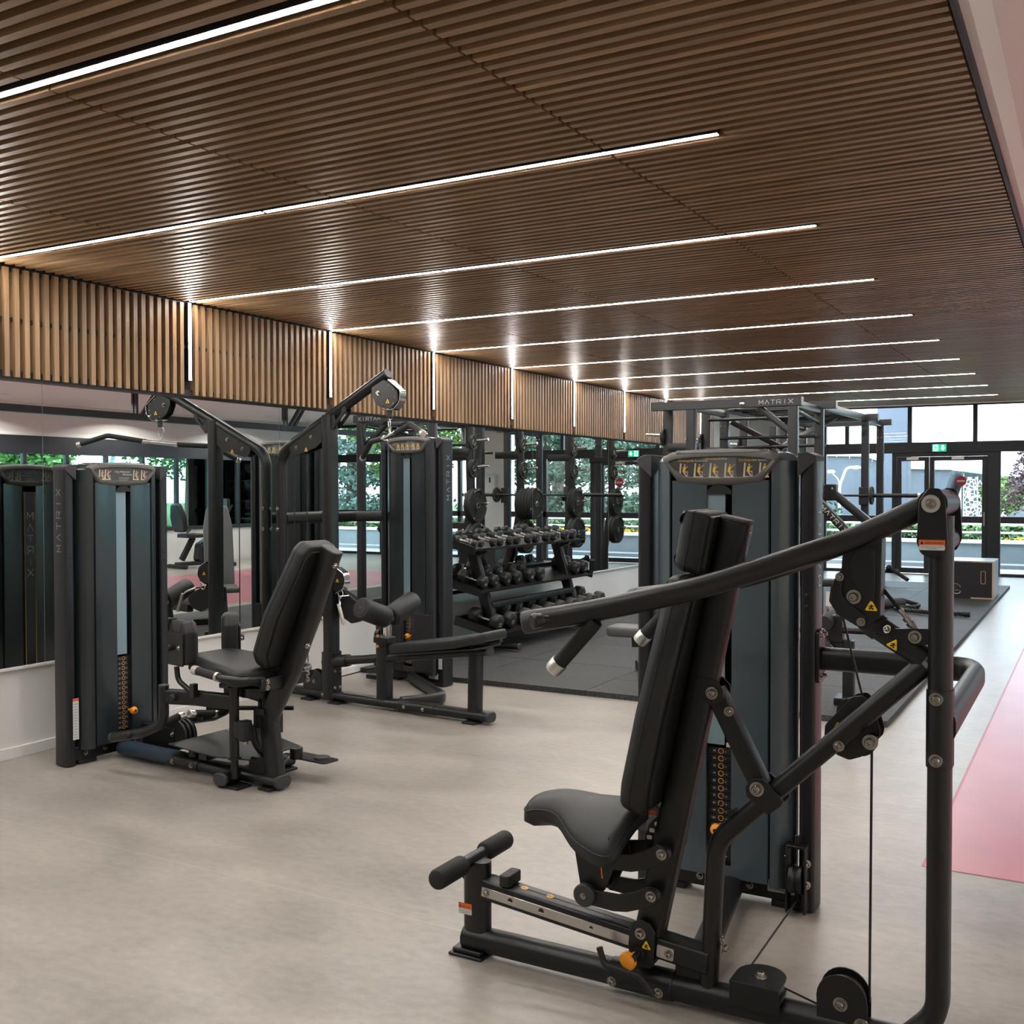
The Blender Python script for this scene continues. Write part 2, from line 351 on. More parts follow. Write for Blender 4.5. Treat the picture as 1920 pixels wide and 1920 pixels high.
# ============================================================ ROOM SHELL
WX = -5.271; SX = -5.17; ZC = 2.718; Y0 = 3.5076; DY = 1.43215; PIT = DY/23
RX = 5.5; BY = 19.6; ZR = 3.0
def floor_mat():
    m = bpy.data.materials.new('greige vinyl floor'); m.use_nodes = True; nt = m.node_tree; L = nt.links; b = nt.nodes['Principled BSDF']
    tc = nt.nodes.new('ShaderNodeTexCoord')
    def noise(sc3, det, dist=0.0):
        mp = nt.nodes.new('ShaderNodeMapping'); mp.inputs['Scale'].default_value = sc3; L.new(tc.outputs['Object'], mp.inputs['Vector'])
        n = nt.nodes.new('ShaderNodeTexNoise'); n.inputs['Scale'].default_value = 1; n.inputs['Detail'].default_value = det; n.inputs['Distortion'].default_value = dist
        L.new(mp.outputs[0], n.inputs['Vector']); return n
    n1 = noise((1.6, 2.8, 1), 8, .8); n2 = noise((18, 30, 20), 5); n3 = noise((140, 220, 100), 2)
    a = nt.nodes.new('ShaderNodeMix'); a.data_type = 'FLOAT'; a.inputs[0].default_value = .38; L.new(n1.outputs[0], a.inputs[2]); L.new(n2.outputs[0], a.inputs[3])
    c = nt.nodes.new('ShaderNodeMix'); c.data_type = 'FLOAT'; c.inputs[0].default_value = .16; L.new(a.outputs[0], c.inputs[2]); L.new(n3.outputs[0], c.inputs[3])
    cr = nt.nodes.new('ShaderNodeValToRGB'); e = cr.color_ramp.elements
    e[0].position = .32; e[0].color = (0.250, 0.226, 0.200, 1); e[1].position = .68; e[1].color = (0.425, 0.388, 0.348, 1); L.new(c.outputs[0], cr.inputs[0])
    # thin welded seams between the vinyl sheets
    sep = nt.nodes.new('ShaderNodeSeparateXYZ'); L.new(tc.outputs['Object'], sep.inputs[0]); last = None
    for ax, pos in (('Y', 2.99), ('Y', 5.055), ('Y', 7.1), ('Y', 9.1), ('Y', 11.1), ('Y', 13.1), ('Y', 15.1), ('Y', 17.1)):
        s = nt.nodes.new('ShaderNodeMath'); s.operation = 'SUBTRACT'; L.new(sep.outputs[ax], s.inputs[0]); s.inputs[1].default_value = pos
        ab = nt.nodes.new('ShaderNodeMath'); ab.operation = 'ABSOLUTE'; L.new(s.outputs[0], ab.inputs[0])
        lt = nt.nodes.new('ShaderNodeMath'); lt.operation = 'LESS_THAN'; L.new(ab.outputs[0], lt.inputs[0]); lt.inputs[1].default_value = .0016
        if last is None: last = lt
        else:
            mx = nt.nodes.new('ShaderNodeMath'); mx.operation = 'MAXIMUM'; L.new(last.outputs[0], mx.inputs[0]); L.new(lt.outputs[0], mx.inputs[1]); last = mx
    mm = nt.nodes.new('ShaderNodeMix'); mm.data_type = 'RGBA'; L.new(last.outputs[0], mm.inputs[0]); L.new(cr.outputs[0], mm.inputs[6]); mm.inputs[7].default_value = (.46, .43, .39, 1)
    L.new(mm.outputs[2], b.inputs['Base Color'])
    mr = nt.nodes.new('ShaderNodeMapRange'); mr.inputs['To Min'].default_value = .26; mr.inputs['To Max'].default_value = .40; L.new(n1.outputs[0], mr.inputs['Value']); L.new(mr.outputs[0], b.inputs['Roughness'])
    bp = nt.nodes.new('ShaderNodeBump'); bp.inputs['Strength'].default_value = .14; bp.inputs['Distance'].default_value = .002; L.new(n3.outputs[0], bp.inputs['Height']); L.new(bp.outputs[0], b.inputs['Normal'])
    b.inputs['Specular IOR Level'].default_value = .5
    return m
floor = struct('floor', MB().box(-5.5, RX+.1, -4, BY+.06, -.1, 0), floor_mat())
PINK = mat('pink vinyl', (0.52, 0.165, 0.205), .32, noise=(3, .06, 4), bump=(150, .1))
REDL = mat('red inlay line', (0.42, 0.10, 0.12), .4)
o = struct('pink_inlay', MB().box(-.59, 3.4, 4.40, 15.5, 0, .0012), PINK, floor, label='pink vinyl field set into the floor')
o = struct('inlay_border', MB().box(-.598, -.586, 4.395, 15.5, 0, .0016).box(-.586, 3.4, 4.395, 4.405, 0, .0016), REDL, floor, label='thin dark red border line')

wall_left = struct('wall_left', MB().box(-5.5, WX-.006, -4, BY+.1, 0, ZR), WHITE)
struct('ledge', MB().box(WX-.006, WX+.016, -4, 15.63, .494, .508), WHITE, wall_left, .002)
struct('baseboard_left', MB().box(WX-.006, WX+.010, -4, BY, 0, .064), WHITE, None, .003)
struct('wall_back', MB().box(-5.4, -4.42, BY-.05, BY+.15, 0, ZR), WHITE)
struct('wall_front', MB().box(-5.5, RX+.2, -4.2, -4, 0, ZR), WHITE)
wr = MB().box(RX, RX+.2, -4, BY+.1, 0, .69).box(RX, RX+.2, -4, BY+.1, 2.43, ZR).box(RX, RX+.2, -4, 9.2, .69, 2.43).box(RX, RX+.2, 18.9, BY+.1, .69, 2.43)
struct('wall_right', wr, WHITE)
struct('ceiling', MB().box(-5.5, RX+.2, -4.2, BY+.15, ZR, ZR+.1), CEILW)
# ---- mirrors: five glass sheets on the left wall
def mirror_mat():
    m = bpy.data.materials.new('silvered mirror'); m.use_nodes = True; b = m.node_tree.nodes['Principled BSDF']
    b.inputs['Base Color'].default_value = (.80, .845, .83, 1); b.inputs['Metallic'].default_value = 1; b.inputs['Roughness'].default_value = 0.0
    return m
MIR = mirror_mat(); MEDGE = mat('polished glass edge', (.45, .52, .50), .15)
my = [1.95, 3.92, 5.905, 7.88, 9.87, 11.85, 13.8, 15.6]
ml = ['leftmost mirror sheet behind the hip machine tower', 'wall mirror sheet above the hip machine seat', 'wall mirror sheet behind the pulldown cable arm', 'wall mirror sheet behind the pulldown tower and left dumbbells',
      'wall mirror sheet above the right half of the dumbbell rack', 'wall mirror sheet right of the dumbbell rack', 'farthest wall mirror sheet, behind the plate storage posts']
for i in range(7):
    t = thing('wall_mirror', ml[i], 'mirror', (WX, my[i], .509), 0, 'mirror sheets along the left wall')
    a = my[i+1]-my[i]
    obj('mirror_pane', MB().box(-.006, -.0005, .0012, a-.0012, 0, 1.62), MIR, t)
    obj('glass_edge', MB().box(-.006, 0.0002, -.0006, .0010, 0, 1.62).box(-.006, .0002, a-.001, a+.0006, 0, 1.62), MEDGE, t)
# ---- soffit of vertical slats above the mirrors
soff = struct('trim_1', MB().box(WX-.006, SX-.052, 1.2, 15.634, 2.108, 2.80), TRIMB)
struct('batten', MB().box(SX-.052, SX-.020, 1.2, 15.63, 2.418, 2.440), TRIMB, soff, label='black batten behind the slats')
struct('batten', MB().box(SX-.052, SX-.022, 1.2, 15.63, 2.110, 2.150), TRIMB, soff, label='black batten behind the slats')
struct('batten', MB().box(SX-.052, SX-.022, 1.2, 15.63, 2.69, 2.73), TRIMB, soff, label='black batten behind the slats')
vs = MB().box(-.050, 0, -.0148, .0148, 0, .592).mesh('slat', WOODZ)
i0 = int((1.25-Y0)/PIT)
k = i0
while Y0+k*PIT < 15.60:
    if k % 23 != 0:
        o = link('slat', vs, soff, (SX, Y0+k*PIT, 2.116))
    k += 1
# ---- slatted timber raft under the ceiling
raft = struct('trim_2', MB().box(SX-.05, -.336, -3.9, 16.05, 2.788, 2.81), TRIMB)
JX = [-5.168, -4.0445, -2.8045, -1.5645, -.338]
SEG = [MB().box(JX[j]+.005, JX[j+1]-.005, -.0145, .0145, 0, .068).mesh('slat', WOODX) for j in range(4)]
k0 = math.ceil((1.30-Y0)/PIT); rows = [k for k in range(k0, int((16.03-Y0)/PIT)+1)]
far = MB(); cnt = 0
for k in rows:
    for j in range(4):
        if k % 23 == 0 and j < 3: continue
        y = Y0+k*PIT
        if k % 23 == 0: far.box(-1.13, JX[4]-.0015, y-.0145, y+.0145, ZC, ZC+.068) if cnt >= 296 else None
        elif cnt < 296:
            link('slat', SEG[j], raft, (0, y, ZC)); cnt += 1
        else:
            far.box(JX[j]+.005, JX[j+1]-.005, y-.0145, y+.0145, ZC, ZC+.068)
    if k % 23 == 0 and cnt < 296:
        link('slat', MB().box(-1.13, -.34, -.0145, .0145, 0, .068).mesh('slat', WOODX), raft, (0, y, ZC)); cnt += 1
o = obj('slat_field', far, WOODX, raft); o['kind'] = 'stuff'; o['label'] = 'far rows of timber ceiling slats'
struct('edge_trim', MB().box(-.336, -.324, -3.9, 16.06, ZC-.004, 2.83), TRIMB, raft, label='black edge strip of the slatted raft')
struct('trim_3', MB().box(-.324, -.30, -3.9, 16.09, 2.745, ZR).box(SX-.1, -.30, 16.05, 16.09, 2.70, ZR), CEILW)
# ---- linear lights: ceiling run in two lengths plus a drop on the soffit
hou = [MB().box(-5.160, -3.2165, -.016, .016, .0005, .050).mesh('housing', TRIMB), MB().box(-3.2085, -1.149, -.016, .016, .0005, .050).mesh('housing', TRIMB)]
dif = [MB().box(-5.152, -3.2230, -.0115, .0115, -.0006, .0004).mesh('diffuser', LEDM), MB().box(-3.2030, -1.153, -.0115, .0115, -.0006, .0004).mesh('diffuser', LEDM)]
vh = MB().box(-.045, -.004, -.015, .015, -.512, .0).mesh('housing', TRIMB); vd = MB().box(-.0045, -.003, -.0115, .0115, -.503, -.004).mesh('diffuser', LEDM)
ln = {-2: 'linear light strip just above the camera position', -1: 'nearest linear light strip, crossing the top left corner', 0: 'second linear light strip, entering at the left edge', 1: 'third linear light strip, with a drop left of the pulldown arm',
      2: 'linear light strip whose drop hangs beside the pulldown arm', 3: 'linear light strip whose drop hangs above the pulldown tower', 4: 'linear light strip with its drop above the left dumbbells', 5: 'linear light strip with its drop above the middle of the dumbbell rack',
      6: 'linear light strip with its drop just left of the press tower', 7: 'linear light strip with its drop behind the plate post', 8: 'last linear light strip before the glass front'}
for i in range(-2, 9):
    t = thing('linear_light', ln[i], 'light', (0, Y0+i*DY, ZC), 0, 'linear lights across the slatted ceiling')
    for j in (0, 1): link('housing', hou[j], t); link('diffuser', dif[j], t)
    link('housing', vh, t, (SX+.008, 0, -.004)); link('diffuser', vd, t, (SX+.008, 0, -.004))
# ---- black steel beam with V hangers over the open side
bm = MB().box(1.94, 2.06, -3.9, BY-.1, 2.53, 2.63)
beam = struct('trim_4', bm, FRAME)
hm = MB()
hm.box(-.05, -.01, -.02, .02, 2.63, 3.0).box(.02, .06, -.02, .02, 2.63, 3.0)
for s in (.12, .24): hm.tube([(0, s, 2.62), (0, s+.30, 3.0)], rrect(.05, .05, .004, 1), (1, 0, 0))
hme = hm.mesh('hanger', FRAME)
for y in (7.6, 10.9, 14.2, 17.5): link('hanger', hme, beam, (2, y, 0))

# ============================================================ GLAZING
def glass_mat(name, tint, refl=.10):
    m = bpy.data.materials.new(name); m.use_nodes = True; nt = m.node_tree; nt.nodes.remove(nt.nodes['Principled BSDF'])
    out = nt.nodes['Material Output']; tr = nt.nodes.new('ShaderNodeBsdfTransparent'); tr.inputs[0].default_value = (*tint, 1)
    gl = nt.nodes.new('ShaderNodeBsdfGlossy'); gl.inputs['Roughness'].default_value = 0.0; gl.inputs[0].default_value = (1, 1, 1, 1)
    fr = nt.nodes.new('ShaderNodeFresnel'); fr.inputs[0].default_value = 1.45
    mx = nt.nodes.new('ShaderNodeMixShader'); nt.links.new(fr.outputs[0], mx.inputs[0]); nt.links.new(tr.outputs[0], mx.inputs[1]); nt.links.new(gl.outputs[0], mx.inputs[2])
    nt.links.new(mx.outputs[0], out.inputs['Surface']); return m
GLASS = glass_mat('clear glazing', (.66, .72, .76)); GLASST = glass_mat('tinted glazing', (.50, .68, .70))
def frame_bar(par, x0, x1, z0, z1, name='mullion', y0=BY-.05, y1=BY+.05): return struct(name, MB().box(x0, x1, y0, y1, z0, z1), FRAME, par, .003)
win1 = struct('window_1', MB().box(-4.42, RX, BY-.07, BY+.07, 2.127, 2.312), FRAME, None, .004, 'dark transom beam of the glass front')
frame_bar(win1, -4.42, RX, 2.935, 3.0, 'head_rail'); frame_bar(win1, -4.42, -4.35, 0, 3.0)
frame_bar(win1, -4.35, -3.19, 0, .05, 'bottom_rail'); frame_bar(win1, -1.44, RX, 0, .05, 'bottom_rail')
frame_bar(win1, -4.35, -3.19, .905, 1.02, 'mid_rail'); frame_bar(win1, -1.44, RX, .905, 1.02, 'mid_rail')
ux = [-3.985, -2.91, -1.85, -.79, .27, 1.33, 2.39, 3.45, 4.51]
for x in ux: frame_bar(win1, x-.036, x+.036, 2.312, 2.935)
ub = [-4.35]+ux+[RX]
for a, b in zip(ub[:-1], ub[1:]): struct('pane', MB().box(a, b, BY-.006, BY+.006, 2.312, 2.935), GLASS, win1)
lx = [-.38, .68, 1.74, 2.80, 3.86]
for x in lx: frame_bar(win1, x-.04, x+.04, .05, 2.127)
lb = [-1.446]+lx+[RX]
for a, b in zip(lb[:-1], lb[1:]):
    struct('pane', MB().box(a, b, BY-.006, BY+.006, 1.02, 2.127), GLASS, win1); struct('pane', MB().box(a, b, BY-.006, BY+.006, .05, .905), GLASS, win1)
struct('pane', MB().box(-4.35, -3.19, BY-.006, BY+.006, 1.02, 2.127), GLASS, win1); struct('pane', MB().box(-4.35, -3.19, BY-.006, BY+.006, .05, .905), GLASS, win1)
door = struct('door_1', MB().box(-3.20, -3.125, BY-.06, BY+.06, 0, 2.127).box(-1.654, -1.446, BY-.06, BY+.06, 0, 2.127).box(-3.125, -1.654, BY-.06, BY+.06, 2.06, 2.127), FRAME, None, .004, 'dark frame of the double glass door')
for a, b, l in ((-3.122, -2.585, 'left door leaf'), (-2.578, -1.657, 'right door leaf')):
    s = .078; lf = MB()
    lf.box(a, a+s, BY-.035, BY+.035, .01, 2.057).box(b-s, b, BY-.035, BY+.035, .01, 2.057).box(a+s, b-s, BY-.035, BY+.035, 1.985, 2.057).box(a+s, b-s, BY-.035, BY+.035, .01, .10).box(a+s, b-s, BY-.035, BY+.035, .905, 1.02)
    d = struct('door_leaf', lf, FRAME, door, .003, l)
    struct('pane', MB().box(a+s, b-s, BY-.006, BY+.006, 1.02, 1.985), GLASS, d); struct('pane', MB().box(a+s, b-s, BY-.006, BY+.006, .10, .905), GLASS, d)
    hx = b-.04 if a < -3 else b-.04
    struct('door_handle', MB().box(hx-.012, hx+.012, BY-.075, BY-.055, .86, 1.10).box(hx-.008, hx+.008, BY-.058, BY-.03, .88, .90).box(hx-.008, hx+.008, BY-.058, BY-.03, 1.06, 1.08), CHROME if a > -3 else FRAME, d)
    struct('door_closer', MB().box((a+b)/2-.10, (a+b)/2+.10, BY-.085, BY-.035, 2.0, 2.05), STEEL, d, .004)
# right-hand strip window
win2 = struct('window_2', MB().box(RX-.03, RX+.05, 9.2, 18.9, .69, .76).box(RX-.03, RX+.05, 9.2, 18.9, 2.12, 2.43), FRAME, None, .004, 'dark frame of the side strip window')
yy = [9.2, 9.86]+[9.86+.85*i for i in range(1, 11)]+[18.9]
for y in yy: struct('mullion', MB().box(RX-.03, RX+.05, y-.036, y+.036, .76, 2.12), FRAME, win2, .003)
for a, b in zip(yy[:-1], yy[1:]): struct('pane', MB().box(RX+.004, RX+.014, a, b, .76, 2.12), GLASST, win2)
# ---- exit sign and door sticker
t = thing('exit_sign', 'green exit sign with running man and white arrow on the transom', 'sign', (-2.4145, BY-.07, 2.2075))
obj('sign_box', MB().box(-.118, .118, -.03, 0, -.068, .068), WHITE, t, .003)
EX = mat('lit green sign', (0, .12, .05), .4, emit=(.0, .20, .09, 1.2)); EXW = mat('lit white symbol', (.8, .9, .85), .4, emit=(.8, 1, .9, 1.5)); EXL = mat('lit pale green field', (.2, .6, .4), .4, emit=(.25, .75, .5, 1.0))
obj('sign_face', MB().box(-.110, .110, -.0315, -.03, -.060, .060), EX, t)
mb = MB(); A, B = (1, 0, 0), (0, 0, 1)
poly(mb, (.058, -.0315, 0), A, B, [(-.014, .045), (.014, .045), (.014, 0), (.036, 0), (0, -.045), (-.036, 0), (-.014, 0)], .001)
obj('arrow', mb, EXW, t)
mb = MB(); quad(mb, (-.055, -.0315, 0), A, B, -.045, .040, -.055, .055, .0008); obj('pictogram_field', mb, EXL, t)
mb = MB(); poly(mb, (-.055, -.0315, 0), A, B, [(-.01+.011*cos(q*pi/6), .036+.011*sin(q*pi/6)) for q in range(12)], .0016)
for a, b, ww in (((-.008, .024), (.004, -.006), .016), ((-.006, .02), (-.030, .006), .008), ((-.002, .016), (.026, .012), .008), ((.004, -.006), (-.012, -.024), .010), ((-.012, -.024), (-.034, -.028), .010), ((.004, -.006), (.022, -.022), .010), ((.022, -.022), (.018, -.046), .010)):
    d = Vector((b[0]-a[0], b[1]-a[1])); e = Vector((-d.y, d.x)).normalized()*ww/2
    poly(mb, (-.055, -.0315, 0), A, B, [(a[0]-e.x, a[1]-e.y), (b[0]-e.x, b[1]-e.y), (b[0]+e.x, b[1]+e.y), (a[0]+e.x, a[1]+e.y)], .0016)
obj('running_man', mb, EX, t)
t = thing('no_entry_sticker', 'round red no-entry sticker on the right door glass', 'sticker', (-2.07, BY-.008, 1.63))
obj('disc', MB().lathe((0, 0, 0), (0, -1, 0), [(0, .088), (.0012, .088)], 32), PRINTR, t)
mb = MB(); quad(mb, (0, -.0014, 0), A, B, -.064, .064, -.017, .017, .0006); obj('white_bar', mb, WHITE, t)
mb = MB(); text_mb(mb, 'NE PAS ENTRER', (0, -.0026, -.006), A, B, .0155, .0004, 'CENTER'); obj('lettering', mb, PRINTR, t)
# ---- wall mounted towel dispenser and socket on the white wall strip (seen in the mirror)
# ============================================================ OUTSIDE
GROUND = mat('pale terrace concrete', (0.22, 0.23, 0.235), .8, noise=(1.2, .06, 4))
CONC = mat('pale rendered wall', (0.20, 0.225, 0.235), .75, noise=(1.5, .05, 4))
GREYB = mat('grey rendered facade', (0.095, 0.108, 0.135), .8, noise=(1.8, .10, 6))
LAWN = mat('lawn', (0.055, 0.105, 0.012), .9, noise=(5, .3, 4)); HEDGE = mat('hedge leaf', (0.035, 0.085, 0.018), .7, noise=(9, .4, 3)); YELL = mat('yellow flowers', (0.55, 0.33, 0.02), .8, noise=(12, .3, 3))
LEAFC = mat('conifer foliage', (0.050, 0.095, 0.060), .7, noise=(1.2, .45, 3)); LEAFG = mat('broadleaf foliage', (0.095, 0.170, 0.030), .7, noise=(1.2, .5, 3)); LEAFP = mat('purple foliage', (0.075, 0.035, 0.050), .7, noise=(3, .4, 3)); LEAFB = mat('blue spruce foliage', (0.12, 0.20, 0.17), .7, noise=(1.2, .4, 3))
BARK = mat('bark', (0.08, 0.055, 0.04), .9)
o = obj('terrace', MB().box(-25, 12, BY+.15, 22.0, -.3, -.01).box(RX+.2, 12, -6, BY+.15, -.3, -.01), GROUND); tag(o, 'pale concrete terrace outside the glass doors', 'terrace'); o['kind'] = 'structure'
o = obj('garden_lawn', MB().box(-25, 60, 22.3, 60, -.3, .42).box(12, 60, -10, 22.3, -.3, .30), LAWN); tag(o, 'green lawn behind the low terrace wall', 'lawn'); o['kind'] = 'structure'
t = thing('garden_wall', 'low pale rendered wall outside the glass doors', 'wall', (0, 22.0, 0))
obj('wall_body', MB().box(-25, 12, 0, .25, -.05, .44), CONC, t); obj('coping', MB().box(-25, 12, -.04, .29, .44, .50), WHITE, t, .006); obj('kerb', MB().box(-25, 12, -.45, 0, -.05, .07), GROUND, t, .01)
t = thing('railing', 'white tubular railing on the low garden wall', 'railing', (0, 22.1, .5))
for z in (.15, .31): obj('rail', MB().cyl((-25, 0, z), (12, 0, z), .018, n=8), WHITE, t)
pm = MB().cyl((0, 0, 0), (0, 0, .31), .018, n=8).mesh('post', WHITE)
for x in range(-8, 13, 2): link('post', pm, t, (x-.35, 0, 0))
def leaves(mb, c, rad, n, s, rnd, shell=.55):
    for i in range(n):
        while True:
            p = Vector((rnd.uniform(-1, 1), rnd.uniform(-1, 1), rnd.uniform(-1, 1)))
            if shell < p.length < 1: break
        q = Vector((c[0]+p.x*rad[0], c[1]+p.y*rad[1], c[2]+p.z*rad[2]))
        a = Vector((rnd.uniform(-1, 1), rnd.uniform(-1, 1), rnd.uniform(-.7, .7))).normalized()*s*rnd.uniform(.5, 1.2); b = a.cross(Vector((rnd.uniform(-1, 1), rnd.uniform(-1, 1), rnd.uniform(-1, 1)))).normalized()*s*rnd.uniform(.25, .6)
        mb.add([q-a-b*.3, q+b-a*.1, q+a, q-b+a*.1], [(0, 1, 2, 3)])
def tree(name, label, x, y, h, r, m, n, s, cone=False, z0=.3, seed=1, group='trees in the garden'):
    rnd = random.Random(seed); t = thing(name, label, 'tree', (x, y, z0), 0, group)
    obj('trunk', MB().lathe((0, 0, 0), Z, [(0, .16*r/1.5), (h*.4, .11*r/1.5), (h*.85, .03)], 8), BARK, t)
    mb = MB()
    if cone:
        L = 9
        for j in range(L):
            q = j/(L-1); zz = h*(.10+.86*q); rr = r*(1-q)**.8+.25
            for k in range(max(3, int(6*(1-q)+2))):
                a = k*2.4+j; leaves(mb, (cos(a)*rr*.6, sin(a)*rr*.6, zz-.1*rr), (rr*.55, rr*.55, h*.055), int(n/(L*5)), s, rnd, .1)
    else:
        for j in range(16):
            a = rnd.uniform(0, 2*pi); rr = rnd.uniform(.2, .75)*r; leaves(mb, (cos(a)*rr, sin(a)*rr, h*rnd.uniform(.35, .9)), (r*.45, r*.45, h*.14), int(n/16), s, rnd, .3)
    o = obj('foliage', mb, m, t); o['kind'] = 'stuff'
U = (1, 0, 0); Z = (0, 0, 1); YV = (0, 1, 0); NV = (0, -1, 0)
tl = [('spruce_tree', 'blue green spruce seen in the mirror left of the pulldown tower', 13.5, 31, 9.5, 3.2, LEAFB, 15000, .12, True),
      ('spruce_tree', 'second blue green spruce seen in the mirror behind the mast', 19.8, 34, 10, 2.9, LEAFB, 15000, .12, True),
      ('garden_tree', 'yellow green tree seen in the mirror right of the pulldown tower', 9.2, 29, 7, 2.6, LEAFG, 9000, .12, False),
      ('conifer_tree', 'dark conifer seen in the mirror through the exit doors', 1.9, 31, 9, 2.3, LEAFC, 15000, .11, True),
      ('conifer_tree', 'dark conifer seen in the mirror behind the plate posts', 6.6, 33, 10, 2.2, LEAFC, 15000, .11, True),
      ('garden_tree', 'tall green tree seen in the mirror above the dumbbells', 9.6, 40, 9, 2.9, LEAFG, 9000, .13, False),
      ('garden_tree', 'round green tree seen in the mirror through the strip window', 16.5, 19, 5.5, 2.4, LEAFG, 9000, .12, False),
      ('garden_tree', 'round green tree at the left end of the strip window view', 18.5, 13.5, 5, 2.4, LEAFG, 9000, .12, False),
      ('garden_tree', 'broad green tree seen in the mirror beside the bike', 15.5, 25, 6.5, 2.8, LEAFG, 9000, .12, False)]
for i, (a, l, x, y, h, r, m_, n, s, c) in enumerate(tl): tree(a, l, x, y, h, r, m_, n, s, c, .3, i+3)
# purple weeping tree and shrub seen directly
rnd = random.Random(5); t = thing('purple_tree', 'dark purple weeping tree outside right of the doors', 'tree', (-1.15, 25.5, .4))
obj('trunk', MB().lathe((0, 0, 0), Z, [(0, .07), (1.2, .05), (2.2, .02)], 8), BARK, t)
mb = MB()
for k in range(26):
    a = rnd.uniform(0, 2*pi); top = rnd.uniform(.9, 1.9); x0 = cos(a)*.15; y0 = sin(a)*.15; ln_ = rnd.uniform(.35, .8)
    for j in range(26):
        q = j/25; px = x0+cos(a)*ln_*q; py = y0+sin(a)*ln_*q; pz = top+.25*sin(q*2)-q*q*.9
        leaves(mb, (px, py, pz), (.06, .06, .07), 3, .05, rnd, 0)
o = obj('foliage', mb, LEAFP, t); o['kind'] = 'stuff'
def shrub(label, x, y, z, rad, m, n, s, seed):
    o = obj('shrub', (lambda b: (leaves(b, (0, 0, 0), rad, n, s, random.Random(seed), .3), b)[1])(MB()), m); o.location = (x, y, z); tag(o, label, 'shrub'); o['kind'] = 'stuff'; return o
shrub('clipped green hedge along the low garden wall', 0, 23.4, .52, (12, .35, .22), HEDGE, 6000, .09, 3)
shrub('row of yellow flowers at the right of the garden wall', .6, 22.75, .50, (2.4, .12, .06), YELL, 700, .05, 4)
shrub('green shrub left of the purple tree', -2.0, 28, 1.35, (.55, .5, .45), LEAFG, 700, .10, 6)
shrub('grey green shrub seen through the left panes behind the rack', -6.3, 26, .8, (.9, .6, .6), LEAFC, 900, .10, 7)
# buildings
t = thing('grey_building', 'large grey rendered building outside the left doors', 'building', (0, 34, 0))
m = MB(); m.plate([(-14, -.3), (-4.55, -.3), (-3.85, 2.06), (-5.15, 2.10), (-6.4, 2.50), (-14, 2.75)], (0, 2, 0), U, Z, 4); obj('facade', m, GREYB, t)
obj('roof_edge', MB().tube([(-14, -.05, 2.79), (-6.4, -.05, 2.54), (-5.15, -.05, 2.14), (-3.82, -.05, 2.10)], rrect(.12, .08, .01, 1), (0, 1, 0)), mat('pale roof edge', (.55, .58, .60), .6), t)
t = thing('wall_slab', 'tall grey wall slab outside beside the left door leaf', 'wall', (-3.92, 24, 0)); obj('slab', MB().box(-.33, .31, 0, .5, .4, 6.5), GREYB, t, .01); obj('plinth', MB().box(-.36, .34, -.03, .5, -.1, .55), CONC, t)
def screen_mat():
    m = bpy.data.materials.new('perforated white screen'); m.use_nodes = True; nt = m.node_tree; b = nt.nodes['Principled BSDF']; L = nt.links
    tc = nt.nodes.new('ShaderNodeTexCoord'); v = nt.nodes.new('ShaderNodeTexVoronoi'); v.feature = 'DISTANCE_TO_EDGE'; v.inputs['Scale'].default_value = 9.0; L.new(tc.outputs['Object'], v.inputs['Vector'])
    g = nt.nodes.new('ShaderNodeMath'); g.operation = 'GREATER_THAN'; g.inputs[1].default_value = .13; L.new(v.outputs['Distance'], g.inputs[0])
    mx = nt.nodes.new('ShaderNodeMix'); mx.data_type = 'RGBA'; L.new(g.outputs[0], mx.inputs[0]); mx.inputs[6].default_value = (.75, .76, .75, 1); mx.inputs[7].default_value = (.10, .11, .12, 1); L.new(mx.outputs[2], b.inputs['Base Color']); return m
SCR = screen_mat()
t = thing('screen_building', 'white building with a perforated lace screen outside the right door leaf', 'building', (-3.3, 34.6, 0))
obj('block', MB().plate([(-.45, -.3), (1.6, -.3), (1.6, 1.62), (.35, 1.92), (-.45, 2.05)], (0, 3, 0), U, Z, 4), CONC, t)
for i in range(3): obj('lace_panel', MB().box(-.36+i*.40, .0+i*.40, .86, .90, .3, 1.86-.10*i), SCR, t)
for i in range(4): obj('fin', MB().box(-.385+i*.40, -.355+i*.40, .82, .92, -.1, 1.98-.09*i), WHITE, t)
obj('fascia', MB().tube([(-.45, .80, 2.08), (.35, .80, 1.96), (1.6, .80, 1.66)], rrect(.3, .10, .01, 1), (0, 1, 0)), mat('grey green fascia', (.32, .36, .36), .5), t)
t = thing('street_lamp', 'pale double headed street lamp outside the left panes', 'street lamp', (-6.30, 30, 0))
obj('pole', MB().tube(fil([(-.02, 0, 0), (0, 0, 1.6), (.18, 0, 2.08), (.42, 0, 2.10)], [.6, .15], 6), circ(.035, 8), YV), WHITE, t)
obj('lamp_arm', MB().tube(fil([(.02, 0, 1.5), (-.05, 0, 1.78), (-.24, 0, 1.96)], .2, 5), circ(.015, 6), YV), WHITE, t)
for x, z in ((.46, 2.08), (-.24, 1.97)): obj('lamp_head', MB().sphere((x, 0, z), .12, 12, 6, (1, 1, .5)), WHITE, t)
